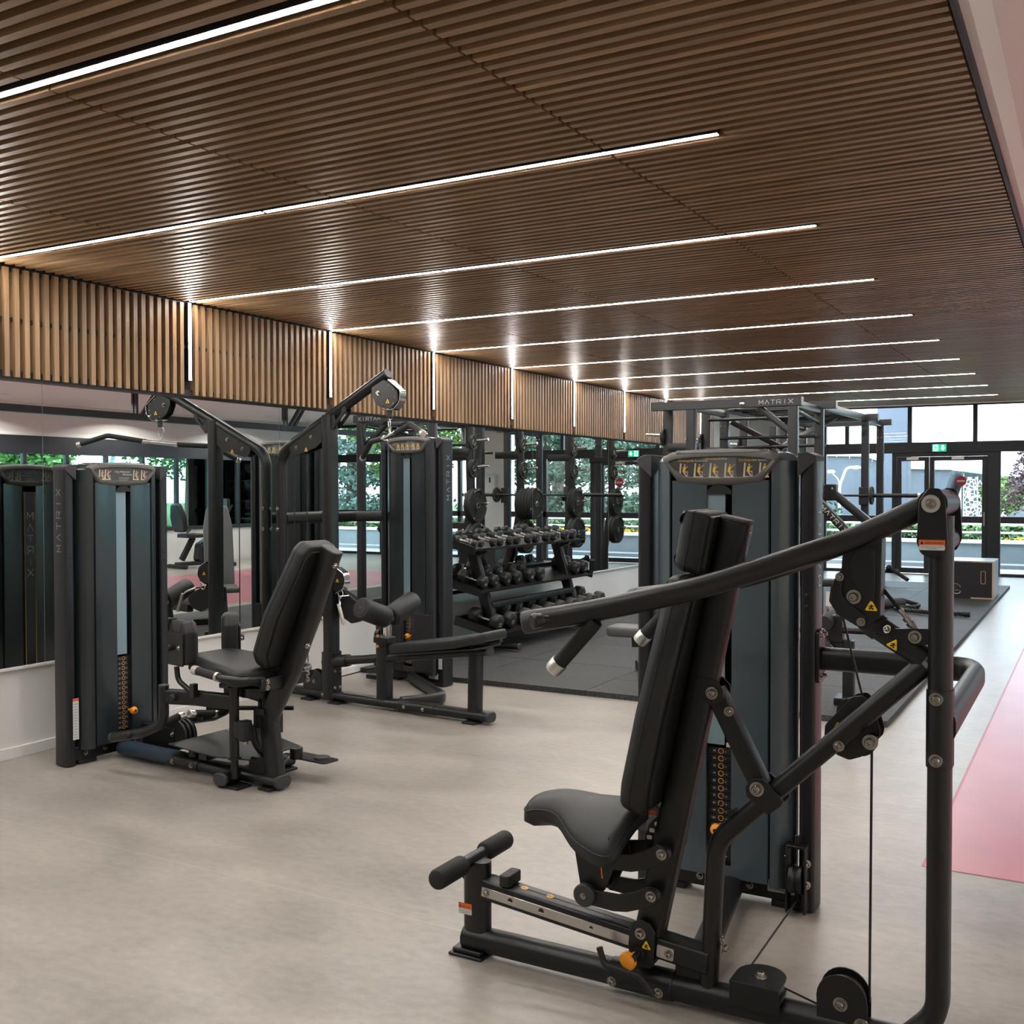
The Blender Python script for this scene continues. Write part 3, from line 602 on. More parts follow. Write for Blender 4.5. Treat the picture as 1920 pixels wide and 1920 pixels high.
# fabric canopy beyond the strip window (mirror only)
FAB = bpy.data.materials.new('translucent canopy fabric'); FAB.use_nodes = True; nt = FAB.node_tree; nt.nodes.remove(nt.nodes['Principled BSDF'])
df_ = nt.nodes.new('ShaderNodeBsdfDiffuse'); df_.inputs[0].default_value = (.45, .62, .64, 1); tl_ = nt.nodes.new('ShaderNodeBsdfTranslucent'); tl_.inputs[0].default_value = (.50, .70, .72, 1); mx_ = nt.nodes.new('ShaderNodeMixShader'); mx_.inputs[0].default_value = .6
nt.links.new(df_.outputs[0], mx_.inputs[1]); nt.links.new(tl_.outputs[0], mx_.inputs[2]); nt.links.new(mx_.outputs[0], nt.nodes['Material Output'].inputs[0])
t = thing('garden_canopy', 'pale teal fabric canopy seen in the mirror through the strip window', 'canopy', (8.6, 12.5, 0))
obj('canopy_sheet', MB().tube([(.3, -5.5, 2.75), (.1, -3, 2.45), (0, 0, 2.20), (.1, 2.6, 2.5), (.3, 4.6, 3.0)], rrect(3.2, .02, .002, 1), U), FAB, t)
obj('edge_pipe', MB().tube([(-1.3, -5.5, 2.73), (-1.5, -3, 2.43), (-1.6, 0, 2.18), (-1.5, 2.6, 2.48), (-1.3, 4.6, 2.98)], circ(.04, 8), U), FRAME, t)
for y in (-4.6, -1.4, 1.8): obj('canopy_post', MB().tube([(-1.3, y, -.05), (-1.3+.25, y+.9, 2.40)], circ(.045, 8), U), WHITE, t)
obj('wind_screen', MB().box(1.3, 1.34, -5.5, 4.6, -.05, 1.1), FAB, t)
# ============================================================ WEIGHT TOWER (shared by the three machines)
def figure(mb_c, mb_a, mb_s, o, ax, ay, h, k):
    # tiny printed exercise picture: machine outline, seated person
    poly(mb_c, o, ax, ay, [(-.42*h, -.5*h), (-.30*h, -.5*h), (-.22*h, .5*h), (-.34*h, .5*h)], .0014)
    poly(mb_c, o, ax, ay, [(-.42*h, -.5*h), (.30*h, -.52*h), (.30*h, -.44*h), (-.42*h, -.40*h)], .0012)
    poly(mb_c, o, ax, ay, [(-.10*h, -.15*h), (.14*h, -.48*h), (.20*h, -.44*h), (-.02*h, -.08*h)], .0012)
    poly(mb_a, o, ax, ay, [(-.16*h, -.12*h), (.02*h, -.14*h), (.10*h, .24*h), (-.10*h, .26*h)], .0018)
    poly(mb_s, o, ax, ay, [(.01*h+.075*h*cos(q*pi/4), .36*h+.085*h*sin(q*pi/4)) for q in range(8)], .0016)
    d = .34*h if k % 2 else .10*h
    poly(mb_s, o, ax, ay, [(.05*h, .20*h), (.09*h, .14*h), (.20*h+d*.5, .20*h+d*.5), (.18*h+d*.5, .26*h+d*.5)], .0015)
    poly(mb_s, o, ax, ay, [(-.06*h, -.10*h), (.02*h, -.16*h), (.24*h, -.12*h), (.24*h, -.04*h)], .0015)
    poly(mb_s, o, ax, ay, [(.18*h, -.10*h), (.24*h, -.10*h), (.25*h, -.42*h), (.18*h, -.42*h)], .0015)

def bezel_outline(zt, hw):
    b = [(-.150, zt-.126), (0, zt-.136), (.150, zt-.126)]
    pts = [(-.155, zt-.124), (-.08, zt-.131), (0, zt-.133), (.08, zt-.131), (.155, zt-.124), (.185, zt-.085), (.222, zt-.030), (.185, zt-.014), (.10, zt-.003), (0, zt), (-.10, zt-.003), (-.185, zt-.014), (-.222, zt-.030), (-.185, zt-.085)]
    return pts

def tower(par, loc, rz, H, kind, shroud, stack_z, pin_z, back=True):
    root = obj('weight_tower', MB().box(-.300, .300, .02, .095, .022, .098), BLACK, par, .004)
    root.location = loc; root.rotation_euler = (0, 0, rz)
    hw = .334; zc = H-.030
    for sgn in (-1, 1):
        prof = filc([(-.0275, -.0575), (.0275, -.0575), (.0275, .0575), (-.0275, .0575)], .016, 4)
        m = MB().tube([(sgn*(hw-.0275), .0575, .006), (sgn*(hw-.0275), .0575, zc)], prof, (1, 0, 0))
        obj('column', m, COLM, root)
        # sloped cap with a lip that flares towards the front
        x0, x1 = sgn*(hw+.001), sgn*(hw-.062)
        a, b = min(x0, x1), max(x0, x1)
        m = MB(); xi = b if sgn < 0 else a; xo = a if sgn < 0 else b
        vs = [(xo, -.004, zc), (xi, -.012, zc+.012), (xi, -.012, zc-.075), (xo, -.004, zc-.018), (xo, .119, zc), (xi, .125, zc+.012), (xi, .125, zc-.02), (xo, .119, zc-.018)]
        vs += [((xo+xi)/2, -.010, zc+.014), ((xo+xi)/2, .122, zc+.014)]
        fs = [(0, 3, 2, 1, 8), (4, 9, 5, 6, 7), (0, 8, 9, 4), (8, 1, 5, 9), (1, 2, 6, 5), (2, 3, 7, 6), (3, 0, 4, 7)]
        if sgn > 0: fs = [tuple(reversed(f)) for f in fs]
        m.add(vs, fs); obj('column_cap', m, CHAR, root, .003)
        # MATRIX on the outer flank
        m = MB(); top = H-.135
        matrix_word(m, (sgn*hw, .0575+sgn*.017, top-.352), (0, 0, 1), (0, -sgn, 0), .034, 1.78, 1.0, .14)
        obj('lettering', m, PRINTW if kind == 'press' else PRINTG, root, label='vertical MATRIX lettering on the column')
        m = MB()
        for z in (H-.52, H-.56): m.lathe((sgn*(hw-.030), .001, z), (0, -1, 0), [(0, .008), (.002, .008), (.0035, .004)], 10)
        obj('plug', m, COLM, root)
    # shroud halves around the slot, one sheet per side with a seam groove
    z0 = .082; zb = H-.115
    def side(sgn, fr=True):
        y = (lambda q: q) if fr else (lambda q: .115-q)
        xs = [(.047, .02), (.047, -.040), (.110, -.044), (.178, -.041), (.182, -.034)]
        return [(sgn*x, y(q)) for x, q in xs]
    def outer(sgn, fr=True):
        y = (lambda q: q) if fr else (lambda q: .115-q)
        xs = [(.186, -.034), (.190, -.041), (.212, -.034), (.236, -.016), (.254, .012), (.262, .045), (.262, .060)]
        return [(sgn*x, y(q)) for x, q in xs]
    def strip(m, pts, za, zb_, flip):
        k = len(pts); vs = [(x, y, za) for x, y in pts]+[(x, y, zb_) for x, y in pts]
        fs = [(i, i+1, k+i+1, k+i) for i in range(k-1)]
        if flip: fs = [tuple(reversed(f)) for f in fs]
        m.add(vs, fs)
    for fr in ((True, False) if back else (True,)):
        for sgn in (-1, 1):
            m = MB(); strip(m, side(sgn, fr), z0+.012, zb, (sgn < 0) == fr)
            obj('front_cover' if fr else 'rear_cover', m, shroud, root, ang=50)
            m = MB(); strip(m, outer(sgn, fr), z0, H-.045, (sgn < 0) == fr)
            yy = (lambda q: q) if fr else (lambda q: .115-q)
            # shoulder curling in over the top
            P = [(.186, -.034), (.212, -.034), (.236, -.016), (.254, .012), (.262, .060)]
            vs = [(sgn*x, yy(q), H-.045) for x, q in P]+[(sgn*(x-.018), yy(q+.012), H-.022) for x, q in P]+[(sgn*(x-.05), yy(q+.035), H-.012) for x, q in P]
            fs = [(i, i+1, 5+i+1, 5+i) for i in range(4)]+[(5+i, 5+i+1, 10+i+1, 10+i) for i in range(4)]
            if (sgn < 0) == fr: fs = [tuple(reversed(f)) for f in fs]
            m.add(vs, fs); obj('side_cover', m, shroud, root, ang=60)
    # dark arch over the slot and lower apron
    m = MB()
    m.plate([(-.047, 0), (.047, 0), (.045, .012), (.034, .024), (.018, .031), (0, .033), (-.018, .031), (-.034, .024), (-.045, .012)], (0, -.0405, H-.164), (1, 0, 0), (0, 0, 1), .006)
    obj('slot_arch', m, PLASTB, root)
    m = MB().box(-.047, .047, -.036, -.030, H-.131, H-.10).box(-.047, .047, -.0385, -.034, z0+.012, .135)
    obj('apron', m, shroud, root)
    # interior: dark liner, pale guide strip, rods, weight stack
    m = MB().box(-.245, .245, .046, .050, z0, H-.06); obj('liner', m, TRIMB, root)
    m = MB().box(-.0468, .020, -.034, -.029, stack_z+.012, H-.150); obj('guide_panel', m, GUIDE, root, label='pale blue panel seen through the slot')
    m = MB()
    for x in (-.10, .10): m.cyl((x, .02, .1), (x, .02, H-.16), .009, n=10)
    obj('guide_rod', m, CHROME, root)
    n = int(round((stack_z-.15)/.0268)); ph = (stack_z-.15)/n
    pm = MB().box(-.115, .115, -.022, .040, 0, ph-.0022).mesh('weight_plate', WEIGHT)
    for i in range(n): link('weight_plate', pm, root, (0, 0, .15+i*ph))
    rg = MB(); nb = MB()
    for i in range(n):
        z = .15+(i+.5)*ph; c = (0.004, -.0225, z)
        for q in range(14):
            a, b = 2*pi*q/14, 2*pi*(q+1)/14
            rg.add([(c[0]+r*cos(t), c[1]-.0006, c[2]+r*sin(t)) for r, t in ((.0082, a), (.0106, a), (.0106, b), (.0082, b))], [(0, 1, 2, 3)])
        lb = (n-i)*10
        text_mb(nb, str(lb), (-.016, -.0225, z-.004), (1, 0, 0), (0, 0, 1), .0105, .0007, 'RIGHT')
        text_mb(nb, str(int(round(lb*.4536))), (.019, -.0225, z-.004), (1, 0, 0), (0, 0, 1), .0085, .0007)
    obj('plate_ring', rg, PRINTA, root, label='amber rings printed on the weight plates'); obj('plate_number', nb, PRINTW, root)
    m = MB().box(.020, .045, -.012, .038, stack_z, stack_z+.02); m.cyl((.033, .01, stack_z+.02), (.033, .01, stack_z+.07), .007, n=10); m.cyl((.033, .01, stack_z+.07), (.033, .01, H-.165), .003, n=6)
    obj('lift_rod', m, CHROME if kind != 'hip' else PLASTB, root)
    m = MB(); m.lathe((.004 if kind == 'press' else .03, -.06, pin_z), (0, -1, 0), [(-.03, .006), (0, .008), (.004, .018), (.014, .022), (.024, .020), (.030, .012), (.032, .007)], 18)
    obj('selector_pin', m, ORANGE, root, label='orange selector knob')
    px = .004 if kind == 'press' else .03
    m = MB(); m.lathe((px, -.0925, pin_z), (0, -1, 0), [(0, .007), (.0015, .007)], 12); obj('pin_hole', m, PRINTK, root)
    hel = [Vector((px+.006+.02*sin(t*.05)+.0035*cos(t*1.6), -.034+.0035*sin(t*1.6), stack_z-.01+(pin_z-stack_z+.03)*t/90)) for t in range(91)]
    obj('coil_cord', MB().tube(hel, circ(.0011, 5), (1, 0, 0)), PLASTB, root)
    # placard head
    for fr in ((True, False) if back else (True,)):
        o = (0, -.052, 0) if fr else (0, .167, 0); ax = (1, 0, 0) if fr else (-1, 0, 0); az = (0, 0, 1)
        out = filc(bezel_outline(H, hw), .012, 2)
        inn = [(x*.955 if abs(x) > .1 else x*.97, H-.067+(z-(H-.067))*.80) for x, z in out]
        lip = [(x*.885, H-.069+(z-(H-.069))*.600) for x, z in out]
        lbl = [(x*.855, H-.069+(z-(H-.069))*.545) for x, z in out]
        m = MB(); k = len(out); O = Vector(o); A = Vector(ax); NZ = A.cross(Vector(az))
        L = [(out, -.085), (out, -.012), (inn, 0.0), (lip, -.001), (lbl, -.009)]
        vs = [O+A*x+Vector((0, 0, z))+NZ*d for pts, d in L for x, z in pts]
        fs = [(j*k+i, j*k+(i+1) % k, (j+1)*k+(i+1) % k, (j+1)*k+i) for j in range(4) for i in range(k)]
        m.add(vs, fs)
        bz = obj('placard_head' if fr else 'rear_placard_head', m, BEZEL, root, ang=50)
        m = MB(); po = O+NZ*-.0086
        poly(m, po, ax, az, lbl, 0); obj('placard', m, PANELD, root)
        c = MB(); a = MB(); s = MB(); w = MB(); y = MB(); pl = MB()
        if kind == 'press':
            poly(pl, po, ax, az, [(-.062, H-.030), (.062, H-.030), (.062, H-.085), (.070, H-.106), (-.070, H-.106), (-.062, H-.085)], .0006)
            for i, (tx, t1, t2) in enumerate(((-.155, 'D\u00e9velopp\u00e9', 'de la poitrine'), (-.050, 'D\u00e9velopp\u00e9', 'inclin\u00e9'), (.072, 'D\u00e9velopp\u00e9', 'des \u00e9paules'))):
                zz = H-.040 if i == 1 else H-.046
                text_mb(y, t1, po+A*tx+Vector((0, 0, zz)), ax, az, .0115, .0012); text_mb(w, t2, po+A*(tx+.050)+Vector((0, 0, zz)), ax, az, .0115, .0012)
                for q in (0, 1): figure(c, a, s, po+A*((-.148, -.034, .092)[i]+.056*q+.018)+Vector((0, 0, H-.078)), ax, az, .052, q)
            quad(w, po, ax, az, -.045, .045, H-.1035, H-.1028, .0012)
        elif kind == 'pull':
            poly(pl, po, ax, az, [(.0, H-.030), (.085, H-.030), (.085, H-.106), (.0, H-.106)], .0006)
            for i in range(5): figure(c, a, s, po+A*(-.085+.047*i+(.0 if i < 3 else .02))+Vector((0, 0, H-.075)), ax, az, .050, i)
            for i, xx in enumerate((-.155, -.155, .012)): quad(y, po, ax, az, xx, xx+(.05 if i != 1 else .04), H-.052-.012*i, H-.0495-.012*i, .0012)
        else:
            text_mb(s, 'Hip', po+A*-.058+Vector((0, 0, H-.060)), ax, az, .022, .0012); text_mb(w, 'Adductor/', po+A*-.024+Vector((0, 0, H-.058)), ax, az, .0165, .0012); text_mb(w, 'Abductor', po+A*-.006+Vector((0, 0, H-.073)), ax, az, .0165, .0012)
            for i in range(3): quad(w, po, ax, az, -.03, .04-.006*i, H-.086-.007*i, H-.0850-.007*i, .0012)
            for i, xx in enumerate((-.135, -.098, .085, .138)): figure(c, s, s, po+A*xx+Vector((0, 0, H-.070)), ax, az, .056, i)
        for mb_, mm, nm in ((pl, PANELL, 'placard_field'), (c, CREAM, 'pictogram'), (a, PRINTY, 'pictogram'), (s, SKIN, 'pictogram'), (w, PRINTW, 'lettering'), (y, PRINTA, 'lettering')):
            if mb_.v: obj(nm, mb_, mm, root)
    m = MB(); pts = [(-.16, -.05), (-.10, -.052), (.12, -.052), (.18, -.04), (.20, .0), (.18, .10), (-.18, .10), (-.20, .0)]
    m.plate(pts, (0, .0, H-.016), (1, 0, 0), (0, 1, 0), .012); m.box(-.17, .15, -.03, .09, H-.012, H-.004)
    obj('top_cap', m, BEZEL, root, .004)
    if back:   # rear badge strip
        m = MB().box(-.046, .046, .156, .160, .10, H-.165); obj('rear_strip', m, PLASTB, root)
        m = MB(); quad(m, (0, .1602, 0), (-1, 0, 0), (0, 0, 1), -.040, -.034, .1, H-.17); quad(m, (0, .1602, 0), (-1, 0, 0), (0, 0, 1), .034, .040, .1, H-.17); obj('rear_stripe', m, PRINTA, root)
        m = MB()
        for i, ch in enumerate('MATRIX'):
            for pl_ in GLY[ch]:
                q = [Vector((.020-x*.040, .1602, H-.33-.068*i+y*.040)) for x, y in pl_]
                for p1, p2 in zip(q[:-1], q[1:]):
                    d = (p2-p1).normalized(); e = Vector((0, 1, 0)).cross(d)*.0032; p1 = p1-d*.003; p2 = p2+d*.003
                    m.add([p1-e+Vector((0, .001, 0)), p2-e+Vector((0, .001, 0)), p2+e+Vector((0, .001, 0)), p1+e+Vector((0, .001, 0))], [(0, 1, 2, 3)])
        obj('lettering', m, PRINTW, root)
    for x in (-.21, -.09, .10): bolt(root, (x, .02, .058), (0, -1, 0), .012)
    m = MB()
    for x in (-.20, .235): m.box(x-.055, x+.055, .012, .10, 0, .024)
    obj('foot', m, RUBBER, root, .004)
    m = MB(); quad(m, (0, .02, 0), (1, 0, 0), (0, 0, 1), .165, .262, .050, .092, .0012); o = obj('rating_plate', m, PRINTW, root, label='small white rating plate')
    m = MB()
    for i in range(4): quad(m, (0, .02, 0), (1, 0, 0), (0, 0, 1), .172, .225+.006*(i % 2), .060+.006*i, .0622+.006*i, .0018)
    obj('small_print', m, PRINTK, root)
    return root

def long_sticker(par, o, ax, az, w=.040, h=.20):
    m = MB(); quad(m, o, ax, az, 0, w, 0, h*.93, .0008); s = obj('safety_sticker', m, PRINTW, par, label='long white and orange safety sticker')
    m = MB(); quad(m, o, ax, az, 0, w, h*.93, h, .0008); obj('sticker_head', m, PRINTO, s)
    m = MB()
    for i in range(13):
        quad(m, o, ax, az, w*.15, w*(.85-.1*(i % 3)), h*(.05+.067*i), h*(.05+.067*i)+.003, .0014)
    obj('small_print', m, PRINTG, s)

def warn_label(par, o, ax, az, w, h, curve=None):
    m = MB(); poly(m, o, ax, az, filc([(-w/2, -h/2), (w/2, -h/2), (w/2, 0), (-w/2, 0)], .003, 1), .0010); s = obj('warning_label', m, PRINTW, par, label='orange and white warning label')
    m = MB(); quad(m, o, ax, az, -w/2, w/2, 0, h/2, .0010); obj('label_band', m, PRINTO, s)
    m = MB(); ln = w/8.3
    text_mb(m, 'AVERTISSEMENT', Vector(o)+Vector(ax)*(-w*.28)+Vector(az)*(h*.12), ax, az, w*.098, .0016)
    poly(m, o, ax, az, [(-w*.44, h*.08), (-w*.32, h*.08), (-w*.38, h*.40)], .0016)
    text_mb(m, 'SE MAINTENIR \u00c0 L\u2019\u00c9CART DES PI\u00c8CES', Vector(o)+Vector(az)*(-h*.21), ax, az, w*.050, .0016, 'CENTER')
    text_mb(m, 'EN MOUVEMENT', Vector(o)+Vector(az)*(-h*.38), ax, az, w*.050, .0016, 'CENTER')
    obj('lettering', m, PRINTK, s)
# ============================================================ PRESS MACHINE (foreground)
YV = (0, 1, 0); NV = (0, -1, 0); U = (1, 0, 0); Z = (0, 0, 1)
def p3d(pts, v=0): return [(x, v, z) for x, z in pts]
def vplate(mb, pts, v, t, r=0.012): # vertical plate in the u-z plane at depth v
    return mb.plate(filc(pts, r, 3), (0, v, 0), U, Z, t)
t = thing('multi_press_machine', 'black multi press machine with saddle seat and overhead arms in the foreground', 'gym machine', (0, 2.87, 0))
P = t
tw = tower(P, (-1.192, .83, 0), 0, 1.645, 'press', SHROUD_LIT, .56, .274)
obj('base_rail', MB().tube([(-1.78, 0, .050), (-.385, 0, .050)], oval(.080, .078), YV), BLACK, P, .002)
obj('rail_sleeve', MB().tube([(-1.262, 0, .050), (-1.062, 0, .050)], oval(.088, .086), YV), BLACK, P, .002)
for x in (-1.245, -1.098): bolt(P, (x, -.044, .040), NV, .013)
obj('front_post', MB().tube([(-1.735, 0, .018), (-1.735, 0, .305)], oval(.056, .095), YV), BLACK, P, .002)
obj('foot', MB().box(-1.815, -1.69, -.055, .055, 0, .010).box(-1.805, -1.70, -.045, .045, .010, .024), BLACK, P, .004)
obj('foot', MB().box(-.72, -.60, -.055, .055, 0, .014), BLACK, P, .004)
fr_ = obj('foot_roller', MB().cyl((-1.752, -.20, .306), (-1.752, .20, .306), .021), BLACK, P)
for a, b in ((-.222, -.062), (.062, .222)):
    m = MB(); m.lathe((-1.752, a, .306), (0, b-a, 0), [(0, .020), (.006, .029), (.014, .032), (b-a-.014, .032), (b-a-.006, .029), (b-a, .020)], 22); obj('foam_grip', m, FOAM, fr_)
bolt(P, (-1.785, 0, .245), (-1, 0, 0), .010)
up = obj('slide_rail', MB().tube([(-1.70, 0, .2245), (-.955, 0, .149)], rrect(.074, .066, .012), YV), BLACK, P)
dx = Vector((.745, 0, -.0755)).normalized(); nz = Vector((dx.z*-1, 0, dx.x))
m = MB().plate([(0, -.015), (.508, -.015), (.508, .015), (0, .015)], Vector((-1.697, -.0385, .2225)), dx, nz, .004)
st = obj('steel_strip', m, STEEL, P, .001)
m = MB()
for d, r in ((.105, .0085), (.215, .0095), (.385, .006)): m.lathe(Vector((-1.697, -.0405, .2225))+dx*d, NV, [(0, r), (.0006, r)], 16)
obj('strip_hole', m, PRINTK, st)
m = MB()
for d, r in ((.105, .0085), (.215, .0095), (.385, .006)): m.plate([(r*cos(q), r*sin(q)*.9) for q in [pi+.3+i*.25 for i in range(11)]], Vector((-1.697, -.0413, .2225))+dx*d, dx, nz, .0004)
obj('hole_rim', m, ALU, st)
bolt(P, Vector((-1.697, -.0405, .2225))+dx*.018, NV, .010)
m = MB().plate(filc([(0, -.018), (.052, -.018), (.052, .018), (0, .018)], .004, 2), Vector((-1.105, -.0385, .1615)), dx, nz, .004); obj('steel_strip', m, STEEL, P)
bolt(P, Vector((-1.068, -.0405, .158)), NV, .012)
m = MB().plate(filc([(-.019, -.042), (.019, -.042), (.019, .042), (-.019, .042)], .017, 4), (-1.615, 0, .268), U, YV, .036); o = obj('rubber_stop', m, RUBBER, P, .004)
m = MB()
for v in (-.018, .018): m.lathe((-1.615, v, .2862), Z, [(0, .0065), (.0006, .0065)], 12)
obj('stop_hole', m, PRINTK, o)
for x, c in ((-1.563, 'A'), (-1.472, 'B')):
    z = .2245-(x+1.70)*.1013+.0338
    m = MB().lathe((x, 0, z), nz, [(0, .0125), (.0008, .0125)], 18); o = obj('position_sticker', m, PRINTA, P, label='round orange position sticker '+c)
    m = MB(); text_mb(m, c, (x, -.005, z+.0008), U, YV, .013, .0006, 'CENTER'); obj('lettering', m, PRINTK, o)
m = MB().tube([Vector((-1.66, 0, .2545)), Vector((-1.18, 0, .206))], [(-.0012, 0), (.0012, 0), (.0012, .0006), (-.0012, .0006)], YV); obj('rail_groove', m, TRIMB, P)
warn_label(P, (-1.765, -.0285, .150), U, Z, .050, .036)
# carriage with knob and lever
cp = [(-1.187, .108), (-1.186, .205), (-1.175, .235), (-1.150, .247), (-1.122, .240), (-1.106, .215), (-1.112, .108)]
m = MB(); vplate(m, cp, -.050, .008, .014); vplate(m, cp, .050, .008, .014); m.box(-1.175, -1.12, -.048, .048, .108, .122)
obj('carriage', m, BLACK, P, .0015)
bolt(P, (-1.150, -.054, .206), NV, .015); warn_tri(P, (-1.131, -.0545, .176), U, Z, .030)
m = MB().lathe((-1.150, -.054, .152), NV, [(0, .017), (.012, .017), (.014, .010), (.05, .010)], 16); obj('knob_shaft', m, BLACK, P)
m = MB().lathe((-1.168, -.085, .140), (-.35, -1, -.25), [(-.03, .010), (-.006, .012), (0, .024), (.012, .027), (.020, .025), (.022, .018)], 22); obj('pull_knob', m, ORANGE, P, label='orange pull knob')
m = MB().tube(fil([(-1.262, -.095, .158), (-1.246, -.098, .112), (-1.135, -.100, .104), (-1.090, -.100, .058)], .022), circ(.0095, 12), YV); obj('lever', m, RUBBER, P)
# seat post
pa, pb = Vector((-1.142, 0, .185)), Vector((-.884, 0, 1.408)); pd = (pb-pa).normalized(); pn = Vector((-pd.z, 0, pd.x))  # pn points to the seat side
obj('seat_post', MB().tube([pa, pb], rrect(.064, .088, .018), YV), BLACK, P, .001)
obj('post_cap', MB().tube([pb, pb+pd*.012], rrect(.064, .090, .018), YV), CHAR, P, .004)
for x, z in ((-.848, 1.376), (-.893, 1.195), (-1.006, .650)): bolt(P, (x-.006, 0, z), -pn, .012)
def cushion(name, s0, s1, hw0, hw1, th, rnd, label=None):
    # pad standing on the seat side of the post, from s0 to s1 along it
    oo = pa+pn*.052; n = 9
    L = s1-s0
    pts = filc([(-hw0*.86, 0), (hw0*.86, 0), (hw0, .10*L), (hw0, .42*L), (hw1, L*.985), (hw1*.82, L), (-hw1*.82, L), (-hw1, L*.985), (-hw0, .42*L), (-hw0, .10*L)], [rnd]*2+[.1]*2+[rnd*.9]*4+[.1]*2, 4)
    m = MB().slab(pts, oo+pd*s0, NV, pd, th, th*.42, .008, 5)
    o = obj(name, m, VINYL, P, ang=60, label=label)
    # piping along the back edge
    e = [oo+pd*s0+Vector((0, -x, 0))+pd*y+pn*(th*.52) for x, y in [(q[0]*1.002, q[1]) for q in pts]]
    obj('piping', MB().tube(e, circ(.0016, 5), pn, closed=True), VINYL, o)
    obj('pad_board', MB().plate([(q[0]*.86, L/2+(q[1]-L/2)*.93) for q in pts], oo+pd*s0-pn*.006, NV, pd, .012), PLASTB, o)
    return o
Lp = (pb-pa).length
cushion('back_pad', .385, 1.075, .150, .105, .085, .05)
cushion('head_pad', 1.086, 1.262, .085, .095, .085, .04)
# seat: wide at the back, narrow horn in front, drooping flanks
sp = smooth_curve([(-1.185, -.205, 0), (-1.30, -.175, 0), (-1.40, -.10, 0), (-1.475, -.080, 0), (-1.525, -.070, 0), (-1.548, 0, 0), (-1.525, .070, 0), (-1.475, .080, 0), (-1.40, .10, 0), (-1.30, .175, 0), (-1.185, .205, 0), (-1.160, .12, 0), (-1.155, 0, 0), (-1.160, -.12, 0)], 4)
def sdef(x, y, z):
    d = abs(y); f = max(0, (-x-1.40)/.15)
    drop = 1.9*d*d + .9*f*f*.05 + (.010 if x < -1.3 else 0)*0
    nose = -.012*(1-min(1, abs(-x-1.34)/.2))
    return (x, y, z-drop+nose)
m = MB().slab([(q.x, q.y) for q in sp], (0, 0, .493), U, YV, .085, .036, .030, 5, sdef, 6)
seat = obj('seat', m, VINYL, P, ang=70)
e = [Vector(sdef(q.x*1.0, q.y*1.0, .062))+Vector((0, 0, .493)) for q in sp]
obj('piping', MB().tube(e, circ(.0018, 5), Z, closed=True), VINYL, seat)
m = MB()
for v in (-.052, .052): vplate(m, [(-1.365, .435), (-1.235, .465), (-1.225, .40), (-1.262, .315), (-1.295, .275), (-1.338, .285)], v, .007, .01)
m.box(-1.34, -1.235, -.05, .05, .44, .455); m.box(-1.330, -1.29, -.05, .05, .29, .40)
obj('seat_bracket', m, BLACK, P, .0015)
lu = [(-1.292, .425), (-1.234, .431), (-1.173, .440), (-1.131, .457), (-1.092, .482), (-1.066, .478), (-1.053, .457), (-1.069, .433), (-1.131, .400), (-1.173, .388), (-1.237, .384), (-1.290, .388)]
ll = [(-1.335, .315), (-1.274, .313), (-1.215, .314), (-1.164, .330), (-1.117, .356), (-1.092, .354), (-1.083, .329), (-1.098, .305), (-1.131, .289), (-1.186, .268), (-1.229, .262), (-1.303, .266)]
for v in (-.068, .068):
    for pts, pv in ((lu, ((-1.076, .458),)), (ll, ((-1.108, .331),))):
        m = MB(); vplate(m, pts, v, .009, .010); m.lathe((pv[0][0], v, pv[0][1]), (0, v, 0), [(-.012, .022), (.010, .022)], 18); lk = obj('link_arm', m, BLACK, P, .0015)
        if v < 0: bolt(lk, (pv[0][0], v-.010, pv[0][1]), NV, .014)
bolt(P, (-1.276, -.074, .414), NV, .014)
m = MB().lathe((-1.318, -.070, .296), NV, [(0, .034), (.014, .034), (.018, .030)], 24); obj('pivot_cap', m, CHAR, P); bolt(P, (-1.318, -.088, .296), NV, .008)
m = MB(); quad(m, (-1.272, -.0562, .362), (.97, 0, -.1), (-.12, 0, .99), -.002, .002, -.016, .018, .0006); obj('level_mark', m, PRINTO, P)
qd = [(-1.098, .540), (-1.124, .535), (-1.148, .508), (-1.160, .475), (-1.160, .440), (-1.105, .436), (-1.085, .49)]
m = MB(); vplate(m, qd, .010, .008, .012); q_ = obj('height_quadrant', m, BLACK, P, .001)
m = MB()
for x, z in ((-1.122, .515), (-1.138, .494), (-1.146, .472), (-1.110, .532)): m.plate(filc([(-.008, -.006), (.008, -.006), (.008, .006), (-.008, .006)], .005, 2), (x, .0052, z), U, Z, .002)
obj('quadrant_hole', m, ALU, q_)
m = MB(); quad(m, (-1.150, .02, .50), U, Z, -.012, .020, -.05, .035, 0); o = obj('post_sticker', m, PRINTW, P); m = MB(); quad(m, (-1.150, .02, .50), U, Z, -.012, .020, .035, .048, .0); obj('sticker_head', m, PRINTO, o)
# A-frame and its fittings
pth = fil([(-.962, 0, .045), (-.940, 0, .497), (-.385, 0, 1.046)], .13, 10)
obj('diagonal_tube', MB().tube(pth, oval(.058, .054), YV), BLACK, P)
bolt(P, (-.918, -.004, .195), U, .014); bolt(P, (-.918, -.020, .225), U, .010)
m = MB()
for v in (-.033, .033): vplate(m, [(-.985, .968), (-.934, .962), (-.910, .940), (-.910, .905), (-.938, .893), (-1.00, .905)], v, .008, .018)
m2 = MB()
for v in (-.036, .036): vplate(m2, [(-.845, .675), (-.828, .698), (-.800, .704), (-.782, .692), (-.735, .645), (-.782, .604), (-.843, .650)], v, .009, .014)
obj('lug', m, BLACK, P, .001); obj('lug', m2, BLACK, P, .001)
la, lb = Vector((-.945, 0, .930)), Vector((-.812, 0, .675))
o = obj('seat_strut', MB().tube([la, lb], rrect(.050, .054, .006), YV), BLACK, P)
